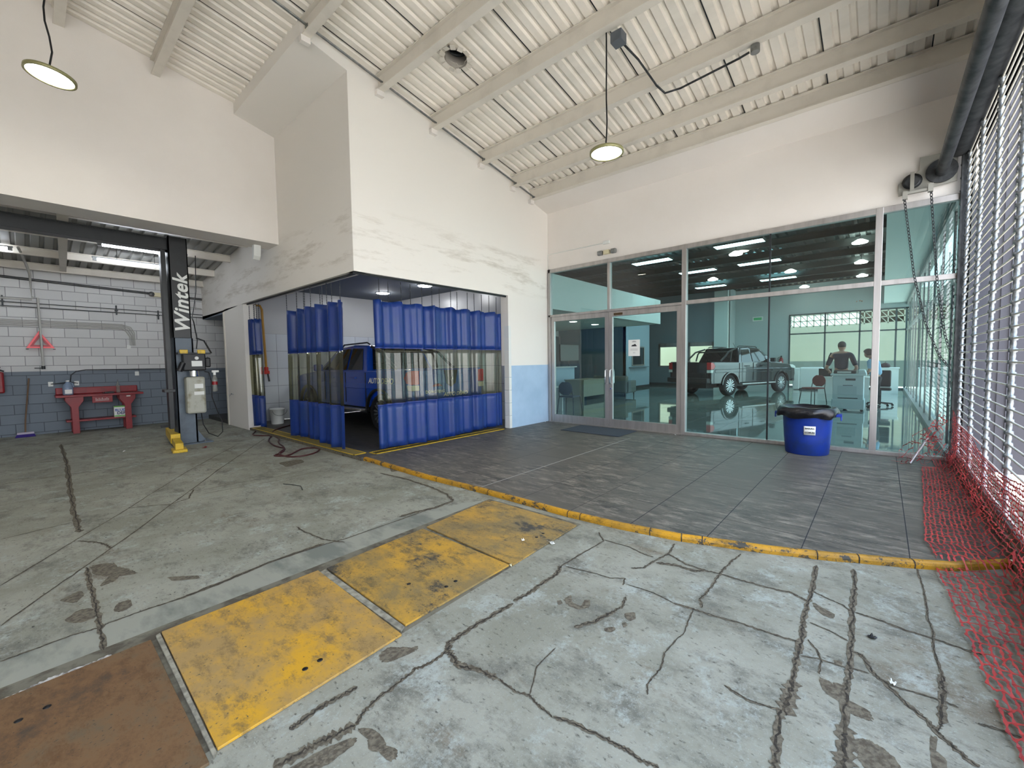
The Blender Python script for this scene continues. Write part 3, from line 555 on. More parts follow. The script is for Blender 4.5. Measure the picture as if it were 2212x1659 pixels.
def door(n, y0, y1, hy):
    d = thing('door_%d' % n, 'aluminium framed glass door leaf', 'door', (XG, y0, 0)); struct(d); del d['category']
    f = MB(); f.box(XG-.03, XG+.03, y0, y1, .01, .17); f.box(XG-.03, XG+.03, y0, y1, 2.27, 2.37); f.box(XG-.03, XG+.03, y0, y0+.08, .17, 2.27); f.box(XG-.03, XG+.03, y1-.08, y1, .17, 2.27)
    f.build('door_frame', alu, d, .003, world=True)
    k = MB(); k.quad((XG, y0+.08, .17), (XG, y1-.08, .17), (XG, y1-.08, 2.27), (XG, y0+.08, 2.27)); k.build('pane', glass, d, world=True)
    for sx in ((-1, 1) if n == 2 else (-1,)):
        h = MB(); X0 = XG+sx*.03; X1 = XG+sx*.085
        h.tube([(X0, hy, .9), (X1-.02*sx, hy, .9), (X1, hy, .92), (X1, hy, 1.17), (X1-.02*sx, hy, 1.19), (X0, hy, 1.19)], .0125, 10); h.build('door_handle', chrome, d, world=True)
    return d
door(1, 4.245, 5.68, 4.29); d2 = door(2, 2.775, 4.235, 4.185)
k = MB(); k.cyl((XG-.045, 4.185, .80), (XG-.03, 4.185, .80), .016); k.build('lock', chrome, d2, world=True)
k = MB(); k.box(XG-.04, XG-.031, 3.93, 4.12, 2.29, 2.335); k.build('brand_plate', mat('bronze plate', (92, 74, 52), .4, .6), d2, world=True)
th = MB(); th.box(XG-.08, XG+.08, 2.73, YC-.05, 0, .012); struct(th.build('trim_5', alu))
wg = MB(); wg.box(XG, XG+.2, YS-.01, YC+.2, 3.44, 5.2); struct(wg.build('wall_right', plaster), 'white wall above the showroom glass')
# poster on door
po = thing('paper_notice', 'white printed notice taped inside the glass door', 'notice', (XG-.006, 3.6, 1.6))
k = MB(); p0, p1 = at(1356, 739, 'X', XG-.006), at(1379, 768, 'X', XG-.006); k.box(XG-.007, XG-.005, 3.575, 3.815, 1.46, 1.78); k.build('sheet', whitep, po, world=True)
k = MB(); k.box(XG-.0085, XG-.007, 3.64, 3.75, 1.65, 1.668); k.box(XG-.0085, XG-.007, 3.655, 3.735, 1.668, 1.682); k.box(XG-.0085, XG-.007, 3.66, 3.70, 1.682, 1.695)
k.box(XG-.0085, XG-.007, 3.65, 3.74, 1.735, 1.742); k.box(XG-.0085, XG-.007, 3.665, 3.725, 1.75, 1.756); k.build('truck_picture', mat('print ink', (40, 42, 46), .6), po, world=True)
k = MB()
for z in (1.6, 1.585, 1.57, 1.53, 1.515): k.box(XG-.0085, XG-.007, 3.62 if z > 1.56 else 3.67, 3.77 if z > 1.56 else 3.72, z, z+.004)
k.build('text_lines', mat('grey print', (140, 140, 142), .6), po, world=True)
# emergency light, conduit with box
e = thing('emergency_light', 'small cream twin-head emergency light above the glass doors', 'emergency light', (XG, 4.25, 3.6))
k = MB(); k.box(XG-.07, XG, 4.21, 4.34, 3.54, 3.62); k.build('body', creamp, e, .006, world=True)
for y, s_ in ((4.12, 1), (4.42, -1)): k = MB(); k.box(XG-.09, XG-.02, y-.06, y+.05, 3.53, 3.62); k.build('lamp_head', steel, e, .015, world=True)
e = thing('conduit_pipe', 'white conduit ending in a small box above the emergency light', 'conduit', (XG, 4.3, 3.8))
k = MB(); k.tube([(XG-.02, 5.76, 3.78), (XG-.02, 4.36, 3.78)], .009, 8); k.tube([(XG-.02, YC-.015, 3.78), (XG-.02, YC-.015, 3.46)], .007, 6); k.build('pipe', whitep, e, world=True)
k = MB(); k.box(XG-.045, XG, 4.22, 4.36, 3.75, 3.81); k.build('junction_box', whitep, e, .005, world=True)
k = MB(); k.box(6.95, 7.72, 3.55, 4.80, .002, .014); tag(k.build('door_mat', mat('dark blue mat', (52, 60, 70), .95, n=(120, (72, 80, 90), .5, .6)), bevel=.004), 'dark blue grey mat in front of the glass doors', 'mat')
# ================================================================== ROLL SHUTTER
sh = thing('roll_shutter', 'open-grille steel roll shutter closing the right side of the driveway', 'roll shutter', (5, YS, 0), group='roll-up grille shutters')
X0, X1 = -1.3, 7.775; NR = 46; shm = mat('bright zinc', (138, 142, 146), .35, .5, n=(30, (104, 108, 112), .45, .65))
for i in range(NR):
    z = .16+i*.0905; k = MB(); k.tube([(X0, YS, z), (X1, YS, z)], .0078, 8); k.build('rod', mat('pale steel rod', (206, 202, 192), .4, .25), sh, world=True)
cols = [7.74-.93*i for i in range(10)]
lk = [(.016, 0)]
for i in range(NR): z = i*.0905; lk += [(.016, z-.018), (.026, z-.012), (.026, z+.012), (.016, z+.018), (.0185, z+.045)]
for c in cols: k = MB(); k.lathe([(r, z+.16) for r, z in lk[1:]], (c, YS, 0), 8); k.build('link_column', shm, sh, world=True)
k = MB(); k.box(X0, X1, YS-.02, YS+.02, .10, .145); k.build('bottom_rail', steel, sh, world=True)
gd = MB(); gd.box(7.78, 7.86, YS-.06, YS-.04, 0, 4.1); gd.box(7.78, 7.86, YS+.04, YS+.06, 0, 4.1); gd.box(7.85, 7.87, YS-.06, YS+.06, 0, 4.1)
gd.build('guide_rail', darksteel, sh, world=True)
for i in range(22): k = MB(); k.cyl((7.80, YS+.06, .4+i*.16), (7.80, YS+.07, .4+i*.16), .012, 8); k.build('bolt', blackmetal, sh, world=True)
k = MB(); k.tube([(X0-.3, -.515, 3.74), (7.82, -.515, 3.74)], .06, 20); k.build('barrel', darksteel, sh, world=True)
k = MB(); k.tube([(X0-.3, -.66, 4.0), (7.8, -.66, 4.0)], .13, 20)
k.build('rolled_curtain', darksteel, sh, world=True)
k = MB()
for a in range(7): k.box(X0-.3, 7.8, -.86+.03*a, -.85+.03*a, 3.86+.035*a, 4.3)
k.build('hood', darksteel, sh, world=True)
k = MB(); k.prism([(-.11, 3.54), (-.66, 3.60), (-.66, 3.98), (-.31, 3.99), (-.31, 3.83), (-.11, 3.70)], 'X', 7.86, 7.875); k.build('side_plate', mat('dusty steel plate', (150, 148, 140), .6, .2), sh, world=True)
k = MB(); k.lathe([(.15, 0), (.15, .03), (.06, .03)], (7.83, -.515, 3.76), 24, 'X'); k.lathe([(.07, 0), (.10, .015), (.07, .03)], (7.80, -.24, 3.69), 20, 'X'); k.build('chain_wheel', darksteel, sh, world=True)
k = MB(); k.box(7.78, 7.80, -.26, -.22, 3.55, 3.80); k.box(7.75, 7.80, -.42, -.16, 3.52, 3.55); k.box(7.74, 7.81, -.20, -.15, 3.46, 3.56); k.box(7.74, 7.81, -.44, -.39, 3.50, 3.60); k.build('chain_guide', MATS['dusty steel plate'], sh, world=True)
def chain(pts, step=.045, r=.0045):
    mb = MB(); L = [Vector(p) for p in pts]; d = 0; i = 0; flip = 0; pos = []
    tot = sum((L[a+1]-L[a]).length for a in range(len(L)-1)); k = int(tot/step)
    for q in range(k):
        s_ = q*step; a = 0
        while a < len(L)-2 and s_ > (L[a+1]-L[a]).length: s_ -= (L[a+1]-L[a]).length; a += 1
        u = (L[a+1]-L[a]).normalized(); c = L[a]+u*s_; nx = u.orthogonal().normalized() if flip else u.cross(u.orthogonal()).normalized(); flip ^= 1
        mb.tube([c+u*.03*math.sin(t_*PI/4)+nx*.014*math.cos(t_*PI/4) for t_ in range(8)], r, 5, closed=True)
    return mb
chain([(7.76, -.17, 3.46), (7.76, -.29, 2.45), (7.76, -.42, 1.8), (7.76, -.55, 1.4), (7.76, -.66, 1.22)]).build('hand_chain', darksteel, sh, world=True)
chain([(7.76, -.42, 3.50), (7.76, -.51, 2.33), (7.76, -.60, 1.65), (7.76, -.67, 1.38)]).build('hand_chain', darksteel, sh, world=True)
sk = MB(); sk.box(-1.3, 7.9, -.95, -.70, -.12, .10)
struct(sk.build('trim_6', mat('brown dirty sill', (104, 92, 74), .95, n=(9, (70, 62, 50), .4, .6))), 'dirty brown sill under the roll shutter')
# orange safety net
net = MB(); rnd = random.Random(3); NX, NT = 118, 26
P = {}
for i in range(NX+1):
    x = 8.0-5.85*i/NX
    yl = -.56 if x > 7.3 else -.30-.09*abs(x-4.3)/2.0 if x > 4.3 else -.32-.055*(4.3-x)
    ztop = .52+.05*math.sin(x*2.1)+(.30*max(0, (x-7.2)/.8)**1.2)
    bulge = .10*math.sin(x*3.1)+.04*math.sin(x*9)
    base = 0 if x > 4.05 else ZF
    path = [Vector((x, YS+.045, ztop)), Vector((x, YS+.05, .22)), Vector((x, -.67+.03*bulge, .12)), Vector((x, -.62+.3*bulge, base+.02)), Vector((x, yl+.02, base+.012))]
    seg = [(path[q+1]-path[q]).length for q in range(4)]; T = sum(seg)
    for j_ in range(NT+1):
        s_ = T*j_/NT; a = 0
        while a < 3 and s_ > seg[a]+1e-9: s_ -= seg[a]; a += 1
        v = path[a].lerp(path[a+1], min(1, s_/seg[a])); k_ = .016
        lift = .0 if v.z > .1 else abs(rnd.gauss(0, .006))
        P[i, j_] = v+Vector((rnd.uniform(-k_, k_), rnd.uniform(-.008, .008), rnd.uniform(-.006, .006)*(1 if v.z > .1 else 0)+lift))
        P[i, j_].y = max(P[i, j_].y, -.705)
def ribbon(mb, a, b_, wd, wm):
    d = (b_-a); n_ = d.cross(Vector((0, 0, 1)) if abs(d.z) < .7*d.length else Vector((0, 1, 0))).normalized()
    if a.z > .15: n_ = d.cross(Vector((0, 1, 0))).normalized()
    m_ = (a+b_)/2+Vector((0, 0, .002))
    mb.add([a+n_*wd, a-n_*wd, m_-n_*wm, m_+n_*wm, b_-n_*wd, b_+n_*wd], [(0, 1, 2, 3), (3, 2, 4, 5)])
for i in range(NX+1):
    for j_ in range(NT+1):
        if i < NX and rnd.random() > .02: ribbon(net, P[i, j_], P[i+1, j_], .0075, .0022)
        if j_ < NT and (i % 2 == 0) and rnd.random() > .03: ribbon(net, P[i, j_], P[i, j_+1], .0075, .003)
# torn bunch at the post
for q in range(46):
    a = Vector((7.55+rnd.uniform(-.25, .2), -.62+rnd.uniform(0, .5)*(q/46), .03+.5*(1-q/46)+rnd.uniform(0, .1)))
    pts = [a]
    for s_ in range(5): pts.append(pts[-1]+Vector((rnd.uniform(-.06, .05), rnd.uniform(-.03, .06), rnd.uniform(-.09, .05)))); pts[-1].z = max(.012, pts[-1].z); pts[-1].y = max(-.68, pts[-1].y)
    for s_ in range(5): ribbon(net, pts[s_], pts[s_+1], .008, .003)
nm = mat('red safety netting', (190, 62, 60), .5, n=(5, (150, 48, 52), .4, .6)); nt = net.build('safety_net', nm); nt.modifiers.new('s', 'SOLIDIFY').thickness = .0015
tag(nt, 'torn red plastic safety net lying along the foot of the roll shutter', 'safety net')
k = MB(); k.tube([(7.35, -.30, .02), (7.62, -.47, .33)], .016, 10); tag(k.build('metal_tube', alu), 'short silver tube tangled in the red safety net', 'tube')
# ================================================================== TRASH CAN
bn = thing('trash_can', 'blue round trash can labelled for common waste by the glass wall', 'trash can', (7.46, .80, 0))
k = MB(); k.lathe([(.255, 0), (.265, .012), (.285, .25), (.305, .60), (.325, .64), (.325, .665), (.30, .665), (.28, .55), (.26, .03), (.0001, .03)], n=40)
k.build('body', mat('blue plastic', (20, 52, 140), .38, n=(5, (28, 52, 112), .45, .7)), bn)
for a in (-1.0, 2.1): k = MB(M=Matrix.Rotation(a-.55, 4, 'Z')); k.box(.30, .40, -.07, .07, .55, .59); k.box(.385, .40, -.07, .07, .50, .59); k.build('side_handle', mat('blue plastic handle', (20, 52, 160), .4), bn, .006)
k = MB(M=Matrix.Rotation(4.02, 4, 'Z'))
k = MB()
def bag(u, v):
    a = 2*PI*u; 
    if v < .25: r = .235+.06*v/.25*1.0; z = .35+.33*v/.25
    elif v < .35: r = .295+.045*(v-.25)/.1; z = .68+.005*math.sin(a*7)
    else:
        t_ = (v-.35)/.65; fl_ = 1+.35*max(0, math.cos(a-PI*.62))**6
        r = .34+.03*math.sin(t_*PI)+.02*math.sin(a*9+t_*3)*t_+.07*t_*(fl_-1); z = .68-.145*t_-.015*math.sin(a*5)*t_
    return (r*math.cos(a), r*math.sin(a), z)
k.grid(bag, 72, 16); k.build('bin_liner', mat('black bin bag', (20, 20, 24), .32, bump=(22, .5)), bn)
fa = math.atan2(-.80, -7.46)+.0; M_ = Matrix.Rotation(fa, 4, 'Z')
lab = MB(M=M_); R_ = .2975
lab.grid(lambda u, v: ((.2955+.008*v)*math.cos((u-.5)*.46+.1), (.2955+.008*v)*math.sin((u-.5)*.46+.1), .30+.125*v), 8, 2); lab.build('label_sheet', whitep, bn, solid=.001)
rot = (PI/2, 0, fa+PI/2); dr = Vector((math.cos(fa), math.sin(fa), 0))
fa += .1; dr = Vector((math.cos(fa), math.sin(fa), 0)); rot = (PI/2, 0, fa+PI/2)
text('label_text', 'BASURA', .030, black, bn, tuple(dr*.307+Vector((0, 0, .392))), rot, .001, bold=.0008)
text('label_text', 'COMUN', .030, black, bn, tuple(dr*.304+Vector((0, 0, .335))), rot, .001, bold=.0008)
# ================================================================== HIGH-BAY LAMPS
lampm = mat('lamp diffuser', (255, 252, 236), .5, emit=7)
def highbay(loc, top, lab, rx=0, ry=0, watt=22, sway=.02, r=.2):
    t_ = thing('pendant_lamp', lab, 'pendant lamp', loc, group='round high-bay lamps')
    k = MB(M=Matrix.Rotation(rx, 4, 'X') @ Matrix.Rotation(ry, 4, 'Y')); k.lathe([(.05, .075), (.09, .06), (r*.75, .045), (r, .02), (r, -.012), (r*.9, -.012), (r*.9, .0)], n=32); k.build('housing', mat('olive lamp housing', (150, 146, 104), .4, .3), t_)
    k = MB(M=Matrix.Rotation(rx, 4, 'X') @ Matrix.Rotation(ry, 4, 'Y')); k.lathe([(.0001, -.006), (r*.9, -.004), (r*.9, .002), (.0001, .004)], n=32, caps=False); k.build('diffuser', lampm, t_)
    k = MB(); k.tube([(-.03, 0, .07), (-.03, 0, .10), (0, 0, .12), (.03, 0, .10), (.03, 0, .07)], .005, 6); k.build('hook', steel, t_)
    k = MB(); hgt = top-loc[2]; rnd = random.Random(5); k.tube([(math.sin(i*1.3)*sway*(1-i/10)*.6, math.cos(i*1.1)*sway*.4*(1-i/10), .12+(hgt-.12)*i/10) for i in range(11)], .009, 6); k.build('cord', black, t_)
    L = bpy.data.lights.new('lamp_light', 'SPOT'); L.energy = watt; L.color = (1, .97, .93); L.shadow_soft_size = r; L.spot_size = 2.6; L.spot_blend = .6
    o = bpy.data.objects.new('lamp_light', L); COL.objects.link(o); o.parent = t_; o.location = (0, 0, -.03)
    return t_
highbay((4.72, 2.56, 3.88), zd(4.68)-.23, 'round high-bay lamp hanging in front of the sloping roof beams')
highbay((.34, 6.98, 4.60), zd(.34)-.02, 'tilted round high-bay lamp hanging before the large white wall panel', rx=.0, ry=.12, r=.21, sway=.05, watt=2)
jb = thing('junction_box', 'grey junction box on the roof beam where the lamp cord starts', 'junction box', (4.72, 2.5, 5.2)); k = MB(); k.box(4.70, 4.84, 2.36, 2.50, 5.10, 5.22); k.build('box', mat('grey box', (92, 98, 104), .5), jb, .006, world=True)
k = MB(); k.tube([(4.80, 2.40, 5.12), (5.2, 2.38, 5.12), (5.72, 2.36, 5.04), (5.86, 2.3, 4.98), (5.88, 2.1, 4.97), (5.84, 1.4, 5.0), (5.84, 1.28, 5.02)], .013, 8); k.build('conduit', darksteel, jb, world=True)
k = MB(); k.cyl((5.84, 1.22, 4.99), (5.84, 1.22, 5.07), .05, 12); k.build('round_box', steel, jb, world=True)
# ================================================================== CURTAINS
vinyl_b = mat('blue vinyl', (24, 52, 122), .36, n=(3, (34, 60, 116), .45, .7), bump=(14, .3))
vinyl_b.node_tree.nodes['Principled BSDF'].inputs['Specular IOR Level'].default_value = .4
vinyl_c = glassmat('clear vinyl', (222, 222, 208), 1.0, haze=.015, hazec=(190, 188, 170), rough=.10)
def curtain(lab, a, b_, ztop, folds, amp, chains, z_b=.06, b1=1.62, b2=.72, flare=.0, seed=1, grp=None, side=(0, 0), step=None):
    """hung from a to b_ (x, y); side = extra outward shift of the lower edge"""
    a = Vector((a[0], a[1], 0)); b_ = Vector((b_[0], b_[1], 0)); u_ = (b_-a); L = u_.length; u_.normalize(); nrm = Vector((u_.y, -u_.x, 0))
    t_ = thing('vinyl_curtain', lab, 'curtain', (a.x, a.y, 0), group='strip curtains round the wash bay'); rnd = random.Random(seed)
    ph = [rnd.uniform(0, 6.28) for _ in range(5)]
    def S_(u, z):
        hgt = (ztop-z)/ztop; ff = u*folds*2*PI
        d = amp*(.75*math.sin(ff+.5*math.sin(ff*.37+ph[0]))+.35*math.sin(ff*1.7+ph[1]+hgt*.8)+.2*math.sin(ff*2.9+ph[2]))*(1-.25*hgt)
        lx = (u-.5)*flare*hgt+.012*math.sin(ff*1.1+ph[3])*1
        p = a+u_*(L*u+lx)+nrm*(d+(side[0]*(1-u)+side[1]*u)*hgt)
        return Vector((p.x, p.y, z))
    zt = lambda u: ztop+(step(u) if step else .012*math.sin(u*folds*PI*2))
    NU = int(folds*16)
    def band_(name, za, zb, m, nv):
        k = MB(); k.grid(lambda u, v: S_(u, (zt(u) if za is None else za)*(1-v)+(zb if zb is not None else z_b+.02*math.sin(u*7+seed))*v), NU, nv); k.build(name, m, t_, world=True, solid=.002)
    band_('upper_blue_band', None, b1, vinyl_b, 8); band_('clear_window_band', b1, b2, vinyl_c, 10); band_('lower_blue_band', b2, None, vinyl_b, 8)
    k = MB(); k.grid(lambda u, v: S_(u, b1+.008-.016*v)+nrm*(.003), NU, 1); k.grid(lambda u, v: S_(u, b2+.008-.016*v)+nrm*(.003), NU, 1); k.build('seam', mat('seam', (24, 44, 120), .5), t_, world=True)
    for i in range(chains):
        u = (i+.35)/chains; p = S_(u, zt(u)); k = MB(); n_ = int((2.71-p.z)/.022)
        for q in range(n_):
            z = p.z+q*.022; o = .004 if q % 2 else 0; k.box(p.x-.006+o, p.x+.006-o, p.y-.002-o, p.y+.002+o, z-.004, z+.022)
        k.build('hanging_chain', darksteel, t_, world=True)
    return t_
G = None
curtain('wide blue and clear vinyl curtain hiding the rear of the blue pickup', (3.56, 5.93), (6.48, 5.93), 2.37, 8, .05, 14, z_b=.05, b1=1.63, b2=.74, seed=2, side=(.10, -.02), flare=.06)
curtain('bunched blue and clear vinyl curtain left of the blue pickup', (3.30, 8.46), (3.30, 6.36), 2.38, 5.2, .075, 11, z_b=.06, b1=1.60, b2=.72, seed=5, flare=.12, side=(0, .06))
curtain('narrow gathered blue and clear vinyl curtain beside the white pillar', (3.30, 10.72), (3.30, 9.98), 2.37, 4, .06, 7, z_b=.05, b1=1.62, b2=.72, seed=9, flare=.25)
# bay ceiling lights
for x, y, lb in ((6.31, 10.0, 'round ceiling light deep inside the wash bay, above the curtain edge'), (6.42, 8.35, 'round ceiling light in the wash bay nearest the lintel')):
    t_ = thing('ceiling_light', lb, 'ceiling light', (x, y, 3.25), group='round lights in the wash bay'); k = MB(); k.lathe([(.0001, -.035), (.15, -.03), (.17, -.012), (.17, 0)], n=28); k.build('diffuser', mat('cool diffuser', (245, 250, 255), .5, emit=14), t_)
    k = MB(); k.lathe([(.17, -.02), (.185, -.012), (.185, 0), (.17, 0)], n=28, caps=False); k.build('rim', whitep, t_)
    L_ = bpy.data.lights.new('bay_light', 'POINT'); L_.energy = 3.5; L_.shadow_soft_size = .15; lo = bpy.data.objects.new('bay_light', L_); COL.objects.link(lo); lo.parent = t_; lo.location = (0, 0, -.12)
# yellow lance, bucket, hose
yl = thing('wash_lance', 'yellow looped wall pipe with red gun hanging in the wash bay', 'wash lance', (3.7, 11.3, 1.2)); pA = at(565, 665, 'Y', 11.33); pB = at(576, 668, 'Y', 11.33)
k = MB(); k.tube([(3.66, 11.33, 1.3), (3.62, 11.33, 2.72), (3.66, 11.33, 2.81), (3.78, 11.33, 2.81), (3.82, 11.33, 2.72), (3.86, 11.33, 1.3)], .026, 10); k.build('pipe', mat('yellow brown pipe', (176, 128, 34), .45), yl, world=True)
k = MB(); k.box(3.66, 3.92, 11.30, 11.37, 1.16, 1.24); k.cyl((3.72, 11.33, 1.2), (3.72, 11.33, 1.33), .045); k.cyl((3.86, 11.33, 1.2), (3.86, 11.33, 1.33), .045); k.build('valve', mat('red valve', (190, 44, 30), .45), yl, world=True)
k = MB(); k.cyl((3.88, 11.31, 1.17), (3.90, 11.29, .98), .02); k.build('nozzle', black, yl, world=True)
bl = thing('bucket', 'white plastic bucket on the wash bay floor', 'bucket', tuple(at(600, 915, 'Z', 0))); k = MB(); k.lathe([(.13, 0), (.155, .34), (.165, .34), (.165, .36), (.15, .36), (.125, .01), (.0001, .01)], n=24); k.build('body', whitep, bl)
k = MB(); k.tube([(.16*math.cos(a_), -.165, .33-.13*math.sin(a_)) for a_ in [PI*i/10 for i in range(11)]], .004, 6); k.build('bail', darksteel, bl)
hz = [(560, 922), (552, 932), (543, 940), (565, 941), (590, 941), (578, 950), (587, 960), (602, 966), (617, 968), (610, 978), (590, 984), (600, 985), (622, 985), (640, 975), (655, 968), (690, 967), (690, 974), (670, 982), (640, 987), (615, 986), (600, 980), (612, 972), (615, 966), (600, 957), (604, 948), (596, 944), (590, 940), (588, 932), (600, 926), (628, 918)]
hpts = []
for i, (x, y) in enumerate(hz):
    up = (y < 937) and i > 25; p = at(x, y, 'Z', .012 if up else ZF+.012); hpts.append(p)
hp = [hpts[0]]
for i in range(1, len(hpts)-1):                       # smooth once
    for s_ in (.25, .75): hp.append((hpts[i-1]*(1-s_)+hpts[i]*s_) if 0 else hpts[i].lerp((hpts[i-1] if s_ < .5 else hpts[i+1]), .28))
hp.append(hpts[-1]); k = MB(); k.tube(hp, .0125, 8); tag(k.build('air_hose', mat('dark red hose', (70, 28, 28), .5)), 'dark red hose coiled loosely on the driveway by the curtains', 'hose')
k = MB(); k.tube([at(612, 1045, 'Z', ZF+.006), at(632, 1047, 'Z', ZF+.01), at(650, 1050, 'Z', ZF+.008), at(653, 1058, 'Z', ZF+.005)], .004, 6); tag(k.build('wire_scrap', black), 'short black wire scrap lying on the open driveway', 'wire')
# tap and outlet on pillar
k = MB(); p = at(504, 852, 'X', XB-.01); k.tube([(XB, p.y, p.z), (XB-.06, p.y, p.z), (XB-.09, p.y, p.z-.03)], .012, 8); k.box(XB-.05, XB-.03, p.y-.03, p.y+.03, p.z+.01, p.z+.03); tag(k.build('water_tap', chrome), 'small metal water tap on the white pillar', 'tap')
# bracket under the header
k = MB(); k.prism([(YA+.28, 3.6), (YA+.40, 3.6), (YA+.40, 3.34), (YA+.36, 3.34), (YA+.31, 3.40)], 'X', 2.86, 2.98); tag(k.build('speaker_bracket', whitep, bevel=.01), 'small white curved bracket under the header by the side wall', 'bracket')
# ================================================================== LIFT
ZL = ZF
lp = thing('vehicle_lift', 'grey and black two-post vehicle lift with overhead beam and power unit', 'vehicle lift', (1.89, 9.75, ZL))
grey = mat('grey lift paint', (92, 104, 116), .45, n=(3, (74, 84, 94), .45, .7))
def lift_post(x0):
    t_ = lp
    k = MB(); k.box(x0, x0+.29, 9.62, 9.65, ZL, 1.9); k.box(x0+.26, x0+.29, 9.62, 9.95, ZL, 1.9); k.box(x0, x0+.03, 9.62, 9.95, ZL, 1.9); c_ = k.build('lower_column', grey, t_, .004, world=True)
    k = MB(); k.box(x0-.01, x0+.27, 9.60, 9.64, 1.9, 3.70); k.box(x0+.25, x0+.27, 9.6, 9.95, 1.9, 3.70); k.box(x0-.01, x0+.015, 9.6, 9.95, 1.9, 3.70); k.build('upper_column', blackmetal, t_, .004, world=True)
    k = MB(); k.box(x0-.08, x0+.50, 9.5, 10.05, ZL, ZL+.018); k.prism([(x0+.29, ZL+.02), (x0+.42, ZL+.02), (x0+.29, ZL+.24)], 'Y', 9.62, 9.64); b_ = k.build('base_plate', grey, t_, .003, world=True)
    for dx, dy in ((.0, 9.53), (.38, 9.55), (.42, 9.7)): k = MB(); k.cyl((x0+dx, dy, ZL+.018), (x0+dx, dy, ZL+.05), .018, 6); k.build('anchor_bolt', chrome, b_, world=True)
    k = MB(); k.box(x0-.10, x0-.03, 9.70, 9.86, .25, 3.62); k.box(x0-.16, x0-.0, 9.66, 9.88, .92, .97); k.build('carriage_rail', blackmetal, t_, .003, world=True)
lift_post(1.77); lift_post(-1.75)
k = MB(); k.box(-1.5, 1.78, 9.66, 9.90, 3.46, 3.66); k.box(-1.5, 1.78, 9.64, 9.92, 3.645, 3.665); k.build('crossbeam', blackmetal, lp, .003, world=True)
text('brand_text', 'Wintek', .30, whitep, lp, (.03, -.158, 2.56), (PI/2, -PI/2, 0), .002, .22, .007, sx=1.08, space=1.06)
k = MB(); k.box(1.81, 2.0, 9.615, 9.62, 2.06, 2.10); k.build('red_sticker', redp, lp, world=True); k = MB(); k.box(1.81, 2.0, 9.615, 9.62, 1.97, 2.045); k.build('grey_sticker', steel, lp, world=True)
# power unit
yF = 9.60
k = MB(); k.box(1.86, 2.20, yF-.16, yF, 1.30, 1.62); k.box(2.20, 2.28, yF-.14, yF-.04, 1.36, 1.54); k.cyl((1.80, yF-.14, 1.30), (1.86, yF-.14, 1.45), .045); k.build('motor', black, lp, .02, world=True)
k = MB(); k.box(1.78, 2.26, yF-.24, yF, 1.60, 1.63); k.build('shelf', darksteel, lp, world=True)
k = MB(); k.box(1.80, 1.92, yF-.245, yF-.2, 1.61, 1.68); k.box(2.06, 2.18, yF-.245, yF-.2, 1.61, 1.68); k.build('yellow_pads', yellowp, lp, .01, world=True)
k = MB(); k.box(1.98, 2.14, yF-.167, yF-.16, 1.38, 1.48); k.cyl((2.06, yF-.17, 1.53), (2.06, yF-.16, 1.53), .03, 20); k.build('motor_label', whitep, lp, world=True)
k = MB(); k.cyl((2.02, yF-.09, 1.2), (2.02, yF-.09, 1.30), .075, 20); k.build('pump', chrome, lp, world=True)
k = MB(); k.box(1.88, 2.17, yF-.19, yF, .52, 1.19); k.build('oil_tank', mat('dirty white tank', (172, 172, 160), .5, n=(5, (128, 122, 96), .5, .7)), lp, .035, world=True)
k = MB(); k.box(2.0, 2.13, yF-.195, yF-.189, .98, 1.06); k.box(1.99, 2.14, yF-.195, yF-.189, .86, .92); k.build('tank_label', whitep, lp, world=True)
k = MB(); k.tube([(2.18, yF-.1, 1.28), (2.25, yF-.1, 1.26), (2.28, yF-.1, 1.1), (2.28, yF-.1, .8), (2.36, yF-.1, .5), (2.42, yF-.1, .32), (2.42, yF-.1, .12), (2.34, yF-.1, .04), (2.2, yF-.1, .12), (2.12, yF-.1, .3), (2.10, yF-.1, .52)], .008, 6)
k.tube([(2.10, yF+.0, 1.7), (2.12, yF, 1.86), (2.08, yF, 2.2), (2.12, 9.9, 2.3), (2.22, 10.2, 2.5), (2.36, 10.6, 2.9), (2.52, 11.2, 3.75)], .009, 6); k.tube([(2.08, yF-.1, 1.9), (2.2, yF-.1, 1.85), (2.28, yF-.2, 1.62)], .014, 6); k.build('power_cable', black, lp, world=True)
sb = thing('spray_bottle', 'clear spray bottle with red label hanging beside the oil tank', 'spray bottle', (2.33, yF-.12, .9)); k = MB(); k.lathe([(.03, 0), (.045, .02), (.035, .1), (.045, .16), (.045, .24), (.02, .30), (.015, .32)], n=14); k.build('bottle', glassmat('bottle plastic', (235, 235, 235), 1, .25), sb)
k = MB(); k.lathe([(.047, .13), (.047, .19)], n=14, caps=False); k.build('bottle_label', redp, sb); k = MB(); k.box(-.04, .07, -.02, .02, .36, .40); k.box(-.02, .02, -.02, .02, .31, .37); k.build('trigger', whitep, sb, .006)
# arm in yellow
q0 = at(368, 935, 'Z', ZL+.1); q1 = at(389, 975, 'Z', ZL+.02)
d_ = (Vector((q1.x, q1.y, 0))-Vector((q0.x, q0.y, 0))); an = math.atan2(d_.y, d_.x); M_ = Matrix.Translation((q0.x, q0.y, ZL)) @ Matrix.Rotation(an, 4, 'Z'); Ld = d_.length
k = MB(M=M_); k.box(-.05, Ld*.62, -.07, .07, .05, .22); la = k.build('swing_arm', yellowp, lp, .008, world=True)
k = MB(M=M_); k.box(Ld*.5, Ld*.98, -.055, .055, .04, .15); k.build('arm_slide', yellowp, la, .006, world=True)
k = MB(M=M_); k.box(Ld*.86, Ld*1.02, -.10, .10, .0, .05); k.build('foot_pad', yellowp, la, .01, world=True)
k = MB(M=M_); k.cyl((Ld*.93, 0, .05), (Ld*.93, 0, .12), .05, 16); k.box(-.14, .06, -.14, .14, .22, .26); k.build('pad_holder', blackmetal, la, world=True)
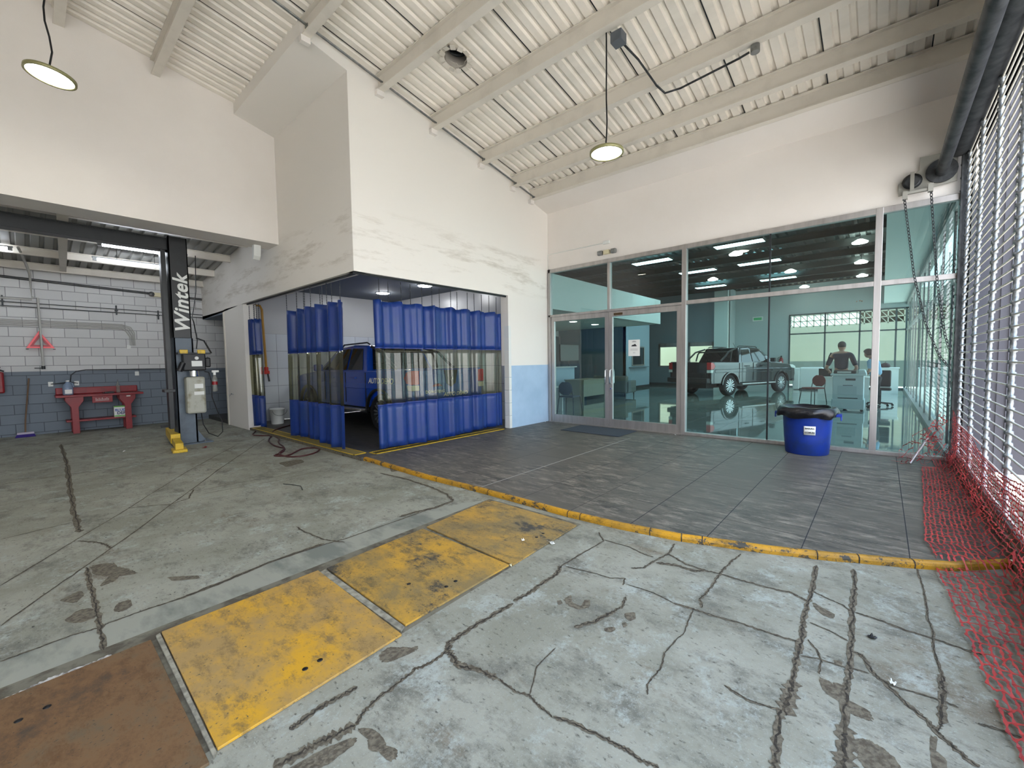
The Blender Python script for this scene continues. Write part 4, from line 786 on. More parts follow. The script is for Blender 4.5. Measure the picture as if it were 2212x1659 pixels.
k = MB(M=M_); k.box(-.15, -.04, .10, .2, .0, .26); k.build('swing_arm', yellowp, lp, .01, world=True)
# ================================================================== WORKBENCH
YB0, YB1 = 13.15, 13.68
wbn = thing('workbench', 'dark red steel workbench against the block wall', 'workbench', (1.09, 13.4, ZL))
k = MB(); k.box(.38, 1.80, YB0, YB1, .745, .79); k.build('worktop', redp, wbn, .006, world=True)
k = MB(); k.box(.40, 1.76, YB1-.03, YB1, .79, .94); k.build('backsplash', redp, wbn, .02, world=True)
for xc in (.66, 1.52):
    for y in (YB0+.04, YB1-.1):
        k = MB(); k.prism([(xc-.055, ZL), (xc+.055, ZL), (xc+.055, .52), (xc+.14, .66), (xc+.14, .745), (xc-.14, .745), (xc-.14, .66), (xc-.055, .52)], 'Y', y, y+.045); k.build('leg', redp, wbn, .004, world=True)
k = MB(); k.box(.52, 1.66, YB0+.1, YB1-.06, .2, .24); k.build('lower_shelf', redp, wbn, .004, world=True)
k = MB(); k.box(.93, 1.26, YB0-.015, YB0+.01, .60, .745); k.build('name_plate', redp, wbn, .004, world=True)
k = MB()
for i, (x, h_) in enumerate(((.985, .05), (1.01, .03), (1.035, .045), (1.06, .03), (1.085, .05), (1.11, .03), (1.135, .035), (1.16, .05), (1.185, .035))): k.box(x, x+.012, YB0-.018, YB0-.014, .655, .655+h_)
k.box(.98, 1.2, YB0-.018, YB0-.014, .638, .646); k.build('plate_lettering', mat('faded white print', (214, 190, 188), .6), wbn, world=True, label='faded white lettering')
k = MB(); k.box(1.50, 1.57, YB0+.034, YB0+.04, .70, .725); k.build('sticker', whitep, wbn, world=True)
jg = thing('plastic_jug', 'translucent jug of blue fluid on the workbench', 'jug', (.58, 13.4, .79)); jm = glassmat('jug plastic', (190, 205, 225), .8, .45, (180, 200, 225))
k = MB(); k.lathe([(.075, 0), (.085, .02), (.085, .15), (.07, .22), (.03, .27), (.025, .30)], n=20); k.build('body', jm, jg); k = MB(); k.tube([(.03, 0, .27), (.08, 0, .25), (.085, 0, .18)], .012, 8); k.build('handle', jm, jg); k = MB(); k.lathe([(.03, .29), (.03, .32)], n=14); k.build('cap', whitep, jg); k = MB(); k.box(-.05, .06, -.088, -.082, .03, .12); k.build('paper_label', whitep, jg)
k = MB(); k.cbox((1.23, 13.3, .81), (.16, .05, .035)); k.cbox((1.16, 13.33, .80), (.08, .03, .02)); tag(k.build('hand_tool', black, bevel=.006), 'small black hand tool lying on the workbench', 'tool')
k = MB(); k.box(1.42, 1.68, 13.2, 13.24, .79, .80); tag(k.build('flat_bar', darksteel), 'flat metal bar on the right end of the workbench', 'bar')
fn = thing('squeeze_bottle', 'clear cone-tipped bottle at the back of the workbench', 'bottle', (1.40, 13.5, .79)); k = MB(); k.lathe([(.035, 0), (.035, .14), (.045, .15), (.012, .24), (.004, .3)], n=14); k.build('body', MATS['bottle plastic'], fn)
bx = thing('fluid_box', 'white and green diesel fluid box on the bench shelf', 'box', (1.40, 13.32, .24)); k = MB(); k.box(-.12, .12, -.09, .11, 0, .25); k.build('carton', whitep, bx, .004)
k = MB(); k.box(-.1205, .1205, -.0915, -.089, .225, .25); k.box(-.1205, .1205, -.0915, -.089, .01, .035); k.build('green_stripe', mat('green print', (84, 168, 44), .5), bx)
text('box_text', 'BLUE', .075, mat('blue print', (24, 60, 160), .5), bx, (-.02, -.0925, .155), (PI/2, 0, 0), .0008, bold=.002); text('box_text', 'DEF', .085, mat('navy print', (14, 30, 90), .5), bx, (0, -.0925, .085), (PI/2, 0, 0), .0008, bold=.003)
# broom
br_ = thing('broom', 'wooden handled push broom with purple head leaning on the wall', 'broom', (-.05, 13.5, ZL)); k = MB(); k.tube([(-.075, 13.50, .02), (-.06, 13.55, .3), (.03, 13.72, 1.17)], .013, 8); k.build('handle', mat('weathered wood', (118, 94, 74), .8), br_, world=True)
k = MB(); k.box(-.19, .05, 13.44, 13.51, ZL+.06, ZL+.10); k.build('head', mat('pale head', (190, 180, 196), .6), br_, .006, world=True); k = MB(); k.prism([(-.19, ZL+.06), (.05, ZL+.06), (.07, ZL), (-.22, ZL)], 'Y', 13.43, 13.52); k.build('bristles', mat('purple bristles', (52, 34, 120), .8), br_, world=True)
# warning triangle
wt_ = thing('warning_triangle', 'red reflective warning triangle hung on the block wall', 'warning triangle', (.23, 13.68, 1.8)); A_, B_, C_ = Vector((.025, 0, 1.815)), Vector((.44, 0, 1.815)), Vector((.225, 0, 2.19)); cen = (A_+B_+C_)/3
def tri(mb, s0, s1, y0, y1):
    o_ = [cen+(p-cen)*s0 for p in (A_, B_, C_)]; i_ = [cen+(p-cen)*s1 for p in (A_, B_, C_)]
    for a in range(3):
        b2 = (a+1) % 3; pl = [(o_[a].x, o_[a].z), (o_[b2].x, o_[b2].z), (i_[b2].x, i_[b2].z), (i_[a].x, i_[a].z)]; mb.prism(pl, 'Y', y0, y1)
k = MB(); tri(k, 1, .74, 13.685, 13.70); k.build('reflector', mat('bright red reflector', (255, 52, 66), .3, emit=0), wt_, world=True)
k = MB(); tri(k, .74, .46, 13.688, 13.70); k.build('inner_band', mat('dark red band', (176, 22, 40), .4), wt_, world=True)
k = MB(); k.box(.02, .06, 13.66, 13.70, 1.785, 1.80); k.box(.41, .45, 13.66, 13.70, 1.785, 1.80); k.build('foot', black, wt_, world=True)
# pipes on the block wall
pp = thing('air_pipe', 'painted steel pipe dropping down the block wall over the triangle', 'pipe', (.2, 13.62, 2)); k = MB()
k.tube([(.02, 12.3, 3.66), (.10, 13.0, 3.5), (.155, 13.5, 3.35), (.155, 13.62, 3.3), (.155, 13.62, 2.84), (-2.5, 13.62, 2.84)], .022, 8); k.tube([(.155, 13.62, 2.88), (.24, 13.62, 2.88), (.25, 13.62, 1.42)], .02, 8); k.build('pipe', mat('pipe paint', (178, 176, 170), .5), pp, world=True)
k = MB(); k.cyl((.25, 13.62, 1.36), (.25, 13.62, 1.43), .03); k.box(.12, .25, 13.60, 13.64, 1.375, 1.395); k.build('valve', black, pp, world=True)
def conduit(lab, paths, r=.009, m=None):
    k = MB()
    for p in paths: k.tube(p, r, 6)
    return tag(k.build('wall_conduit', m or MATS['pipe paint']), lab, 'conduit', 'conduits on the block wall')
conduit('pair of thin conduits high on the block wall with clamps', [[(-3, 13.72, 2.80), (3.18, 13.72, 2.74)], [(-3, 13.72, 2.72), (3.18, 13.72, 2.66)]], .008, darksteel)
conduit('bundle of four conduits below the clamped pair on the block wall', [[(-3, 13.72, 2.42-.035*i), (1.55, 13.72, 2.40-.035*i), (1.72-.03*i, 13.72, 2.34-.035*i), (1.78-.03*i, 13.72, 2.2-.03*i), (1.78-.03*i, 13.72, 1.9)] for i in range(4)], .009, MATS['pipe paint'])
conduit('dark cable pair just under the workshop beams on the block wall', [[(-3, 13.70, 3.42), (3.18, 13.70, 3.16)], [(-3, 13.71, 3.39), (3.18, 13.71, 3.13)]], .011, darksteel)
conduit('short conduit bending down to the workbench outlets', [[(3.1, 13.72, 1.32), (.9, 13.72, 1.33), (.74, 13.72, 1.30), (.66, 13.72, 1.22), (.64, 13.72, 1.06), (.34, 13.72, 1.03)], [(.64, 13.72, 1.06), (.76, 13.72, 1.03)]], .011, darksteel)
conduit('single white conduit looping beside the lift column', [[(3.16, 13.72, 2.90), (2.78, 13.72, 2.94), (2.66, 13.72, 2.86), (2.64, 13.72, 1.6)]], .010, MATS['pipe paint'])
for x, z, lb in ((-.25, 2.78, 'conduit clamp nearest the drop pipe'), (.98+.5, 2.72, 'middle conduit clamp on the block wall'), (2.25, 2.66, 'conduit clamp nearest the lift column')): k = MB(); k.box(x-.012, x+.012, 13.69, 13.74, z-.1, z+.12); k.box(x-.03, x+.03, 13.7, 13.74, z-.01, z+.01); tag(k.build('conduit_clamp', darksteel), lb, 'clamp', 'clamps on the block wall')
for p_, lb in (((.34, 1.03), 'small white outlet left of the jug on the block wall'), ((.74, 1.03), 'small white outlet right of the jug on the block wall'), ((1.66, 1.86), 'small white switch box high beside the lift column'), ((1.78, 1.22), 'round grey outlet beside the lift column')): k = MB(); k.cbox((p_[0], 13.735, p_[1]), (.075, .03, .10)); k.cbox((p_[0], 13.717, p_[1]), (.03, .006, .05)); tag(k.build('wall_outlet', whitep, bevel=.005), lb, 'outlet', 'outlets on the block wall')
el = thing('emergency_light', 'emergency light with two round heads left of the lift column', 'emergency light', (2.3, 13.7, 3.0)); pe = at(341, 637, 'Y', 13.7); k = MB(); k.cbox((pe.x, 13.70, pe.z), (.2, .07, .1)); k.build('body', creamp, el, .01, world=True)
for dx in (-.13, .13): k = MB(); k.lathe([(.0001, -.05), (.06, -.04), (.05, .02)], (pe.x+dx, 13.68, pe.z), 16, 'Y'); k.build('lamp_head', steel, el, world=True)
fe = thing('fire_extinguisher_cabinet', 'red fire extinguisher at the left end of the block wall', 'fire extinguisher', (-.38, 13.6, .9)); k = MB(); k.box(-.55, -.305, 13.55, 13.72, .88, 1.32); k.build('body', redp, fe, .03, world=True)
k = MB(); k.box(-.5, -.37, 13.54, 13.552, 1.1, 1.26); k.box(-.5, -.37, 13.54, 13.552, .97, 1.06); k.build('label_sheet', whitep, fe, world=True); k = MB(); k.tube([(-.5, 13.6, 1.36), (-.38, 13.58, 1.37), (-.30, 13.56, 1.33)], .015, 6); k.box(-.5, -.34, 13.57, 13.62, 1.40, 1.42); k.build('handle', black, fe, world=True)
# fluorescent tubes
tubem = mat('fluorescent tube', (236, 244, 255), .5, emit=9)
def fluor(x0, y, z, lab):
    t_ = thing('tube_light', lab, 'tube light', (x0, y, z), group='tube lights in the workshop'); k = MB(); k.tube([(0, 0, 0), (1.2, 0, 0)], .024, 10); k.build('tube', tubem, t_); k = MB(); k.box(-.07, 1.27, -.03, .03, .028, .05); k.box(-.06, 0, -.025, .025, -.025, .03); k.box(1.2, 1.26, -.025, .025, -.025, .03); k.build('fitting', steel, t_)
    k = MB(); k.cyl((.3, 0, .05), (.3, 0, z2(y)-z), .004, 6); k.cyl((.9, 0, .05), (.9, 0, z2(y)-z), .004, 6); k.build('hanger', black, t_)
    return t_
f0 = at(220, 529, 'Z', 3.62); f1 = at(209, 560, 'Z', 3.55)
fluor(f0.x, f0.y, 3.62, 'upper of the two white tube lights left of the lift column'); fluor(f1.x, f1.y, 3.55, 'lower of the two white tube lights left of the lift column')
g0 = at(16, 537, 'Z', 3.62); fluor(g0.x-1.2, g0.y, 3.62, 'tube light cut off at the left end of the workshop')
# beam-side fittings
# litter on floor
for px, sz, m_, lb in (((268, 976), (.09, .02), whitep, 'scrap of white paper on the dark workshop floor'), ((443, 967), (.11, .05), redp, 'crumpled red and white wrapper by the lift base'), ((1190, 1174), (.08, .03), whitep, 'crumpled white scrap beside the last yellow plate'), ((1130, 1169), (.02, .02), whitep, 'tiny white chip on the dull yellow plate'), ((1884, 1379), (.03, .03), black, 'small dark bottle cap on the right-hand slab'), ((1928, 1479), (.02, .02), whitep, 'white pebble where two cracks meet'), ((1103, 1224), (.025, .012), creamp, 'pale cigarette end between two yellow plates'), ((742, 985), (.03, .03), black, 'small dark puck on the floor near the corner of the step'), ((1178, 912), (.02, .02), whitep, 'white pebble at the corner of the pale blue wall'), ((1459, 940), (.03, .02), whitep, 'white pebble outside the glass wall')):
    zf_ = 0 if px in ((1178, 912), (1459, 940)) else ZF+(.016 if px == (1130, 1169) else 0)
    p = at(px[0], px[1], 'Z', zf_); k = MB(o=(p.x, p.y, zf_+.002), rz=1.1); rnd = random.Random(px[0]); n_ = 7
    k.grid(lambda u, v: ((u-.5)*sz[0], (v-.5)*sz[1], abs(rnd.gauss(0, .008))+.002), 5, 3, False); tag(k.build('litter_scrap', m_, solid=.003), lb, 'litter')
# ================================================================== SHOWROOM
XF, YN = 23.5, 12.5
sfm = MB(); sfm.box(XG+.02, XF, YS, YN, -.1, 0)
sfm.slot = 1
for y in range(0, 18): sfm.box(XG+.06, XF, -.6+y*.75-.0015, -.6+y*.75+.0015, 0, .0005)
for x in range(0, 20): sfm.box(8.1+x*.78-.0015, 8.1+x*.78+.0015, YS, YN, 0, .0005)
struct(sfm.build('floor_showroom', [showfloor, mat('thin tile joint', (96, 100, 96), .5)]), 'polished pale showroom floor')
ZC = 4.75
k = MB(); k.box(XF, XF+.12, YS-.1, YN, ZC-.05, ZC+.14); k.box(XG+.2, XF, YS-.12, YS-.02, 3.5, ZC+.14); k.box(XG+.2, XF, YN, YN+.1, 0, ZC+.14); struct(k.build('wall_gap_closure', plaster))  # closing bands and side wall, added against light leaks under the deck
dk = MB(); prof = []; yy = YS
while yy < YN: prof += [(yy, 0), (yy+.11, 0), (yy+.13, .05), (yy+.21, .05)]; yy += .235
n = len(prof); dk.add([(XG+.2, p[0], ZC+p[1]) for p in prof]+[(XF, p[0], ZC+p[1]) for p in prof], [(i, i+1, n+i+1, n+i) for i in range(n-1)]); k = dk.build('ceiling_showroom', dark_deck); struct(k); k.modifiers.new('s', 'SOLIDIFY').thickness = .004
k = MB(); k.box(XG, XF+.5, YS-.3, YN+.3, ZC+.12, ZC+.2); struct(k.build('ceiling_showroom_roof', darksteel))
for x in (9.6, 11.1, 12.6, 14.1, 15.6, 17.1, 18.6, 20.1, 21.6): ibeam(x, YS, YN, ZC-.002, .2, .1, m=dark_deck, name='ceiling_dark_beam')
tealw = mat('grey blue partition paint', (118, 134, 142), .7); lightb = mat('light blue partition', (176, 196, 208), .7); whitew = mat('white showroom wall', (214, 220, 216), .7)
k = MB(); k.box(XG+.2, 14.6, 5.85, 5.95, 2.6, 3.42); k.box(14.5, 14.6, 5.95, YN, 2.6, 3.42); struct(k.build('wall_bulkhead', whitew)); k = MB(); k.box(XG+.2, 14.6, 5.9, YN, 2.6, 2.65); struct(k.build('ceiling_alcove', whitew))
k = MB(); k.box(18.0, 18.1, 8.85, YN, 0, 3.4); struct(k.build('wall_alcove', tealw)); k = MB(); k.box(XG+.1, 18, YN-.1, YN, 0, 2.6); k.box(XG+.02, XG+.2, YC+.2, YN, 0, ZC); struct(k.build('wall_alcove_far', mat('taupe wall', (120, 118, 118), .8)))
k = MB(); k.box(18.0, 20.7, 8.85, 8.95, .0, .75); k.box(18, 18.75, 8.85, 8.95, .75, 3.4); k.box(20.0, 20.7, 8.85, 8.95, .75, 3.4); k.box(18.75, 20.0, 8.85, 8.95, 1.95, 3.4); k.box(18.75, 20.0, 8.85, 8.95, .75, 1.12); struct(k.build('wall_cashier', lightb), 'light blue cashier partition')
k = MB(); k.box(18.7, 20.05, 8.80, 8.90, 1.08, 1.13); k.box(18.7, 18.76, 8.82, 8.88, 1.1, 2.0); k.box(19.98, 20.05, 8.82, 8.88, 1.1, 2.0); k.box(18.7, 20.05, 8.82, 8.88, 1.95, 2.0); struct(k.build('window_2', alu)); k = MB(); k.box(18.4, 20.3, 8.65, 8.86, 1.0, 1.03); struct(k.build('trim_7', tealw)); k = MB(); k.box(18.1, 20.7, 10.4, 10.5, 0, 2.6); struct(k.build('wall_cashier_room', mat('dark room', (40, 46, 52), .9)))
k = MB(); k.box(18, 20.7, 8.83, 8.85, 0, .12); k.box(17.98, 18, 8.85, YN, 0, .12); struct(k.build('baseboard_cashier', mat('dark skirting', (44, 50, 52), .6)))
# office wall at the far side
k = MB(); X = 22.3; ow = [(9.0, 8.05), (7.45, 5.9 if 0 else 6.3)]
k.box(X, X+.1, 6.2, YN, 0, 1.0); k.box(X, X+.1, 6.2, YN, 2.15, ZC); k.box(X, X+.1, 9.0, YN, 1.0, 2.15); k.box(X, X+.1, 7.45, 8.0, 1.0, 2.15); struct(k.build('wall_office', tealw)); k = MB(); k.box(X-.02, X, 6.2, YN, 0, .12); struct(k.build('baseboard_office', MATS['dark skirting']))
k = MB()
for a, c in ((8.0, 9.0), (6.25, 7.45)):
    for q in ((a, a+.07, 1, 2.2), (c-.07, c, 1, 2.2), (a, c, 2.0, 2.2), (a, c, .97, 1.03)): k.box(X-.03, X+.05, q[0], q[1], q[2], q[3])
struct(k.build('window_3', alu)); k = MB(); k.box(XF+1.2, XF+1.3, 5.4, YN, 0, 3); struct(k.build('wall_office_inside', mat('cream office wall', (216, 220, 190), .7)))
k = MB(); k.box(22.1, 22.5, 5.6, 6.2, 0, ZC); struct(k.build('wall_column', whitew), 'pale column behind the parked pickup'); k = MB(); k.box(XF, XF+.1, 3.3, 5.65, 0, ZC); k.box(22.35, XF, 5.6, 5.75, 0, ZC); k.box(XF, XF+.1, 5.6, YN, 2.3, ZC); k.box(XF, XF+.1, YS, 3.3, 3.35, ZC); struct(k.build('wall_far', mat('pale grey wall', (176, 186, 186), .7)))
k = MB(); k.prism([(YS, 3.55), (.0, 3.55), (0, ZC), (YS, ZC)], 'X', XG+.2, XF); struct(k.build('ceiling_facade_soffit', whitew), 'white soffit along the street glazing')
w4 = thing('window_4', 'tall far windows of the showroom', 'window', (XF, 1.3, 0)); struct(w4); del w4['category']; k = MB()
for y in (3.28, 1.95, .75, -.4, YS+.04): k.box(XF-.03, XF+.03, y-.03, y+.03, 0, 3.35)
for z in (.03, 2.45, 3.32): k.box(XF-.03, XF+.03, YS, 3.3, z-.03, z+.03)
k.build('frame', mat('dark window frame', (70, 82, 84), .5), w4, world=True); k = MB(); k.quad((XF, YS, 0), (XF, 3.3, 0), (XF, 3.3, 3.35), (XF, YS, 3.35)); k.build('pane', glass_clear, w4, world=True)
# street facade glazing of the showroom
w5 = thing('window_5', 'street side glazing of the showroom', 'window', (15, YS, 0)); struct(w5); del w5['category']; k = MB()
y5 = YS; xs_ = [8.9, 10.4, 11.9, 13.4, 14.9, 16.4, 17.9, 19.4, 20.9, 22.4]
for x in xs_: k.box(x-.02, x+.02, y5-.015, y5+.015, 0, 3.5)
k.box(XG, XF, y5-.05, y5+.08, 0, .09); k.box(XG, XF, y5-.05, y5+.05, 2.40, 2.46); k.box(XG, XF, y5-.05, y5+.05, 3.45, 3.55); k.build('frame', alu, w5, world=True)
k = MB(); k.quad((XG+.05, y5, 0), (XF, y5, 0), (XF, y5, 3.5), (XG+.05, y5, 3.5)); k.build('pane', glass_clear, w5, world=True)
# grille outside the street glazing
s2 = thing('roll_shutter', 'bar grille outside the street side glass of the showroom', 'roll shutter', (13, -1, 0), group='roll-up grille shutters')
for i in range(36): k = MB(); z = .12+i*.09; k.tube([(9.3, -.95, z), (17, -.95, z)], .008, 6); k.build('rod', darksteel, s2, world=True)
for x in (9.3, 10.6, 12.0, 13.6, 15.2, 17): k = MB(); k.tube([(x, -.95, 0), (x, -.95, 3.4)], .011, 8); k.build('link_column', darksteel, s2, world=True)
# cream neighbour wall with breeze blocks seen through the far windows
nb = MB(); nb.box(28, 28.2, -9, 9, 1.15, 3.0); nb.slot = 1; nb.box(28, 28.2, -9, 9, -.2, 1.15); nb.slot = 0
for i in range(44):
    for j_ in range(3):
        y = -5+i*.3; z = 3.0+j_*.3; nb.box(28, 28.15, y, y+.05, z, z+.3); nb.box(28, 28.15, y, y+.3, z, z+.05); nb.prism([(y, z), (y+.05, z), (y+.3, z+.3), (y+.25, z+.3)], 'X', 28.02, 28.12)
nb.box(28, 28.2, -5, 9, 3.9, 4.6); nb.slot = 2; nb.box(28.4, 28.5, -5, .9, 3, 4.3); nb.box(28.4, 28.5, 3.9, 9, 3, 4.3)  # brown boards added behind the breeze blocks to block their bright gaps
struct(nb.build('wall_neighbour', [mat('cream wall', (150, 144, 126), .85), mat('green grey dado', (84, 92, 86), .85), mat('brown blocking board', (96, 84, 70), .8)]), 'cream neighbouring wall with breeze blocks')
# showroom lights
panm = mat('troffer light', (190, 240, 245), .5, emit=9)
tl = None
for (x, y) in ((13.0, 2.42), (15.95, 2.5), (13.35, 5.02), (19.8, 2.58), (19.8, 5.1), (16.0, 4.45)):
    if tl is None:
        tl = thing('troffer_light', 'rectangular ceiling light panel nearest the glass front', 'ceiling light', (x, y, 4.5), group='rectangular ceiling panels in the showroom'); tl['label'] = 'lit rectangular panel of the showroom ceiling'
        k = MB(); k.box(-.19, .19, .02, 1.22, 0, .012); k.build('diffuser', panm, tl); k = MB()
        for q in ((-.21, -.19, 0, 1.24), (.19, .21, 0, 1.24), (-.21, .21, 0, .02), (-.21, .21, 1.22, 1.24)): k.box(*q, -.004, .06)
        for q in range(1, 6): k.box(-.19, .19, .02+.2*q-.003, .02+.2*q+.003, -.004, 0)
        k.build('frame', MATS['thin tile joint'], tl); k = MB(); k.cyl((0, .2, .02), (0, .2, .25), .004, 5); k.cyl((0, 1.0, .02), (0, 1.0, .25), .004, 5); k.build('hanger', black, tl)
    else: dup(tl, (x, y, 4.5))
for o, lb in zip([o for o in COL.objects if o.name.startswith('troffer_light')], ('lit ceiling panel nearest the glass, right of the doors', 'lit ceiling panel just behind the nearest one, right of the doors', 'lit ceiling panel above the right-hand glass door', 'farthest lit ceiling panel above the man', 'farthest lit ceiling panel above the pickup cab', 'lit ceiling panel in the middle row over the pickup bed')): o['label'] = lb
pl = None
slab = ['large round downlight under the nearest lit panel', 'round downlight over the middle of the pickup', 'small far downlight by the far windows', 'nearest of three downlights in a row by the street glass', 'middle of three downlights in a row by the street glass', 'farthest of three downlights in a row by the street glass', 'round downlight between the doors and the pickup']
spots = [(13.8, 3.30, 4.4), (18.0, 2.53, 4.4), (22.4, 2.62, 4.4), (15.26, .54, 4.5), (18.52, .61, 4.5), (21.65, .67, 4.5), (15.4, 8.4, 4.4) if 0 else (17.6, 5.0, 4.4)]
for i, (x, y, z) in enumerate(spots):
    if pl is None:
        pl = thing('downlight', slab[0], 'ceiling light', (x, y, z), group='round downlights in the showroom')
        k = MB(); k.lathe([(.0001, -.01), (.17, 0), (.18, .03), (.06, .1)], n=24); k.build('lens', mat('warm downlight', (255, 250, 235), .5, emit=9), pl); k = MB(); k.cyl((0, 0, .1), (0, 0, .3), .01, 6); k.build('stem', black, pl)
    else: dup(pl, (x, y, z), label=slab[i])
for x, y, lb in ((11.4, 7.36, 'left recessed light in the low white alcove ceiling'), (12.9, 7.45, 'right recessed light in the low white alcove ceiling')):
    t_ = thing('recessed_light', lb, 'ceiling light', (x, y, 2.6), group='recessed lights in the alcove'); k = MB(); k.lathe([(.0001, -.004), (.11, -.003), (.12, 0)], n=20); k.build('lens', MATS['warm downlight'], t_)
# exit sign, extinguisher far
ex = thing('exit_sign', 'small green and white exit sign on the far showroom wall', 'exit sign', tuple(at(1637, 689, 'X', XF-.05))); k = MB(); k.box(-.03, .04, -.22, .22, -.11, .11); k.build('plate', whitep, ex, .005); k = MB(); k.box(-.035, -.03, -.17, .17, -.06, .06); k.build('green_panel', mat('green sign', (60, 180, 110), .5), ex)
fx = thing('fire_extinguisher', 'red fire extinguisher on the far showroom wall behind the pickup', 'fire extinguisher', tuple(at(1687, 796, 'X', XF-.12))); k = MB(); k.lathe([(.075, 0), (.085, .02), (.085, .42), (.05, .5), (.025, .52)], n=18); k.build('cylinder', redp, fx); k = MB(); k.box(-.03, .1, -.02, .02, .52, .6); k.tube([(0, .03, .55), (0, .13, .5), (0, .12, .3)], .012, 6); k.build('valve', black, fx); k = MB(); k.box(-.088, -.08, -.04, .04, .2, .34); k.build('label_sheet', whitep, fx)
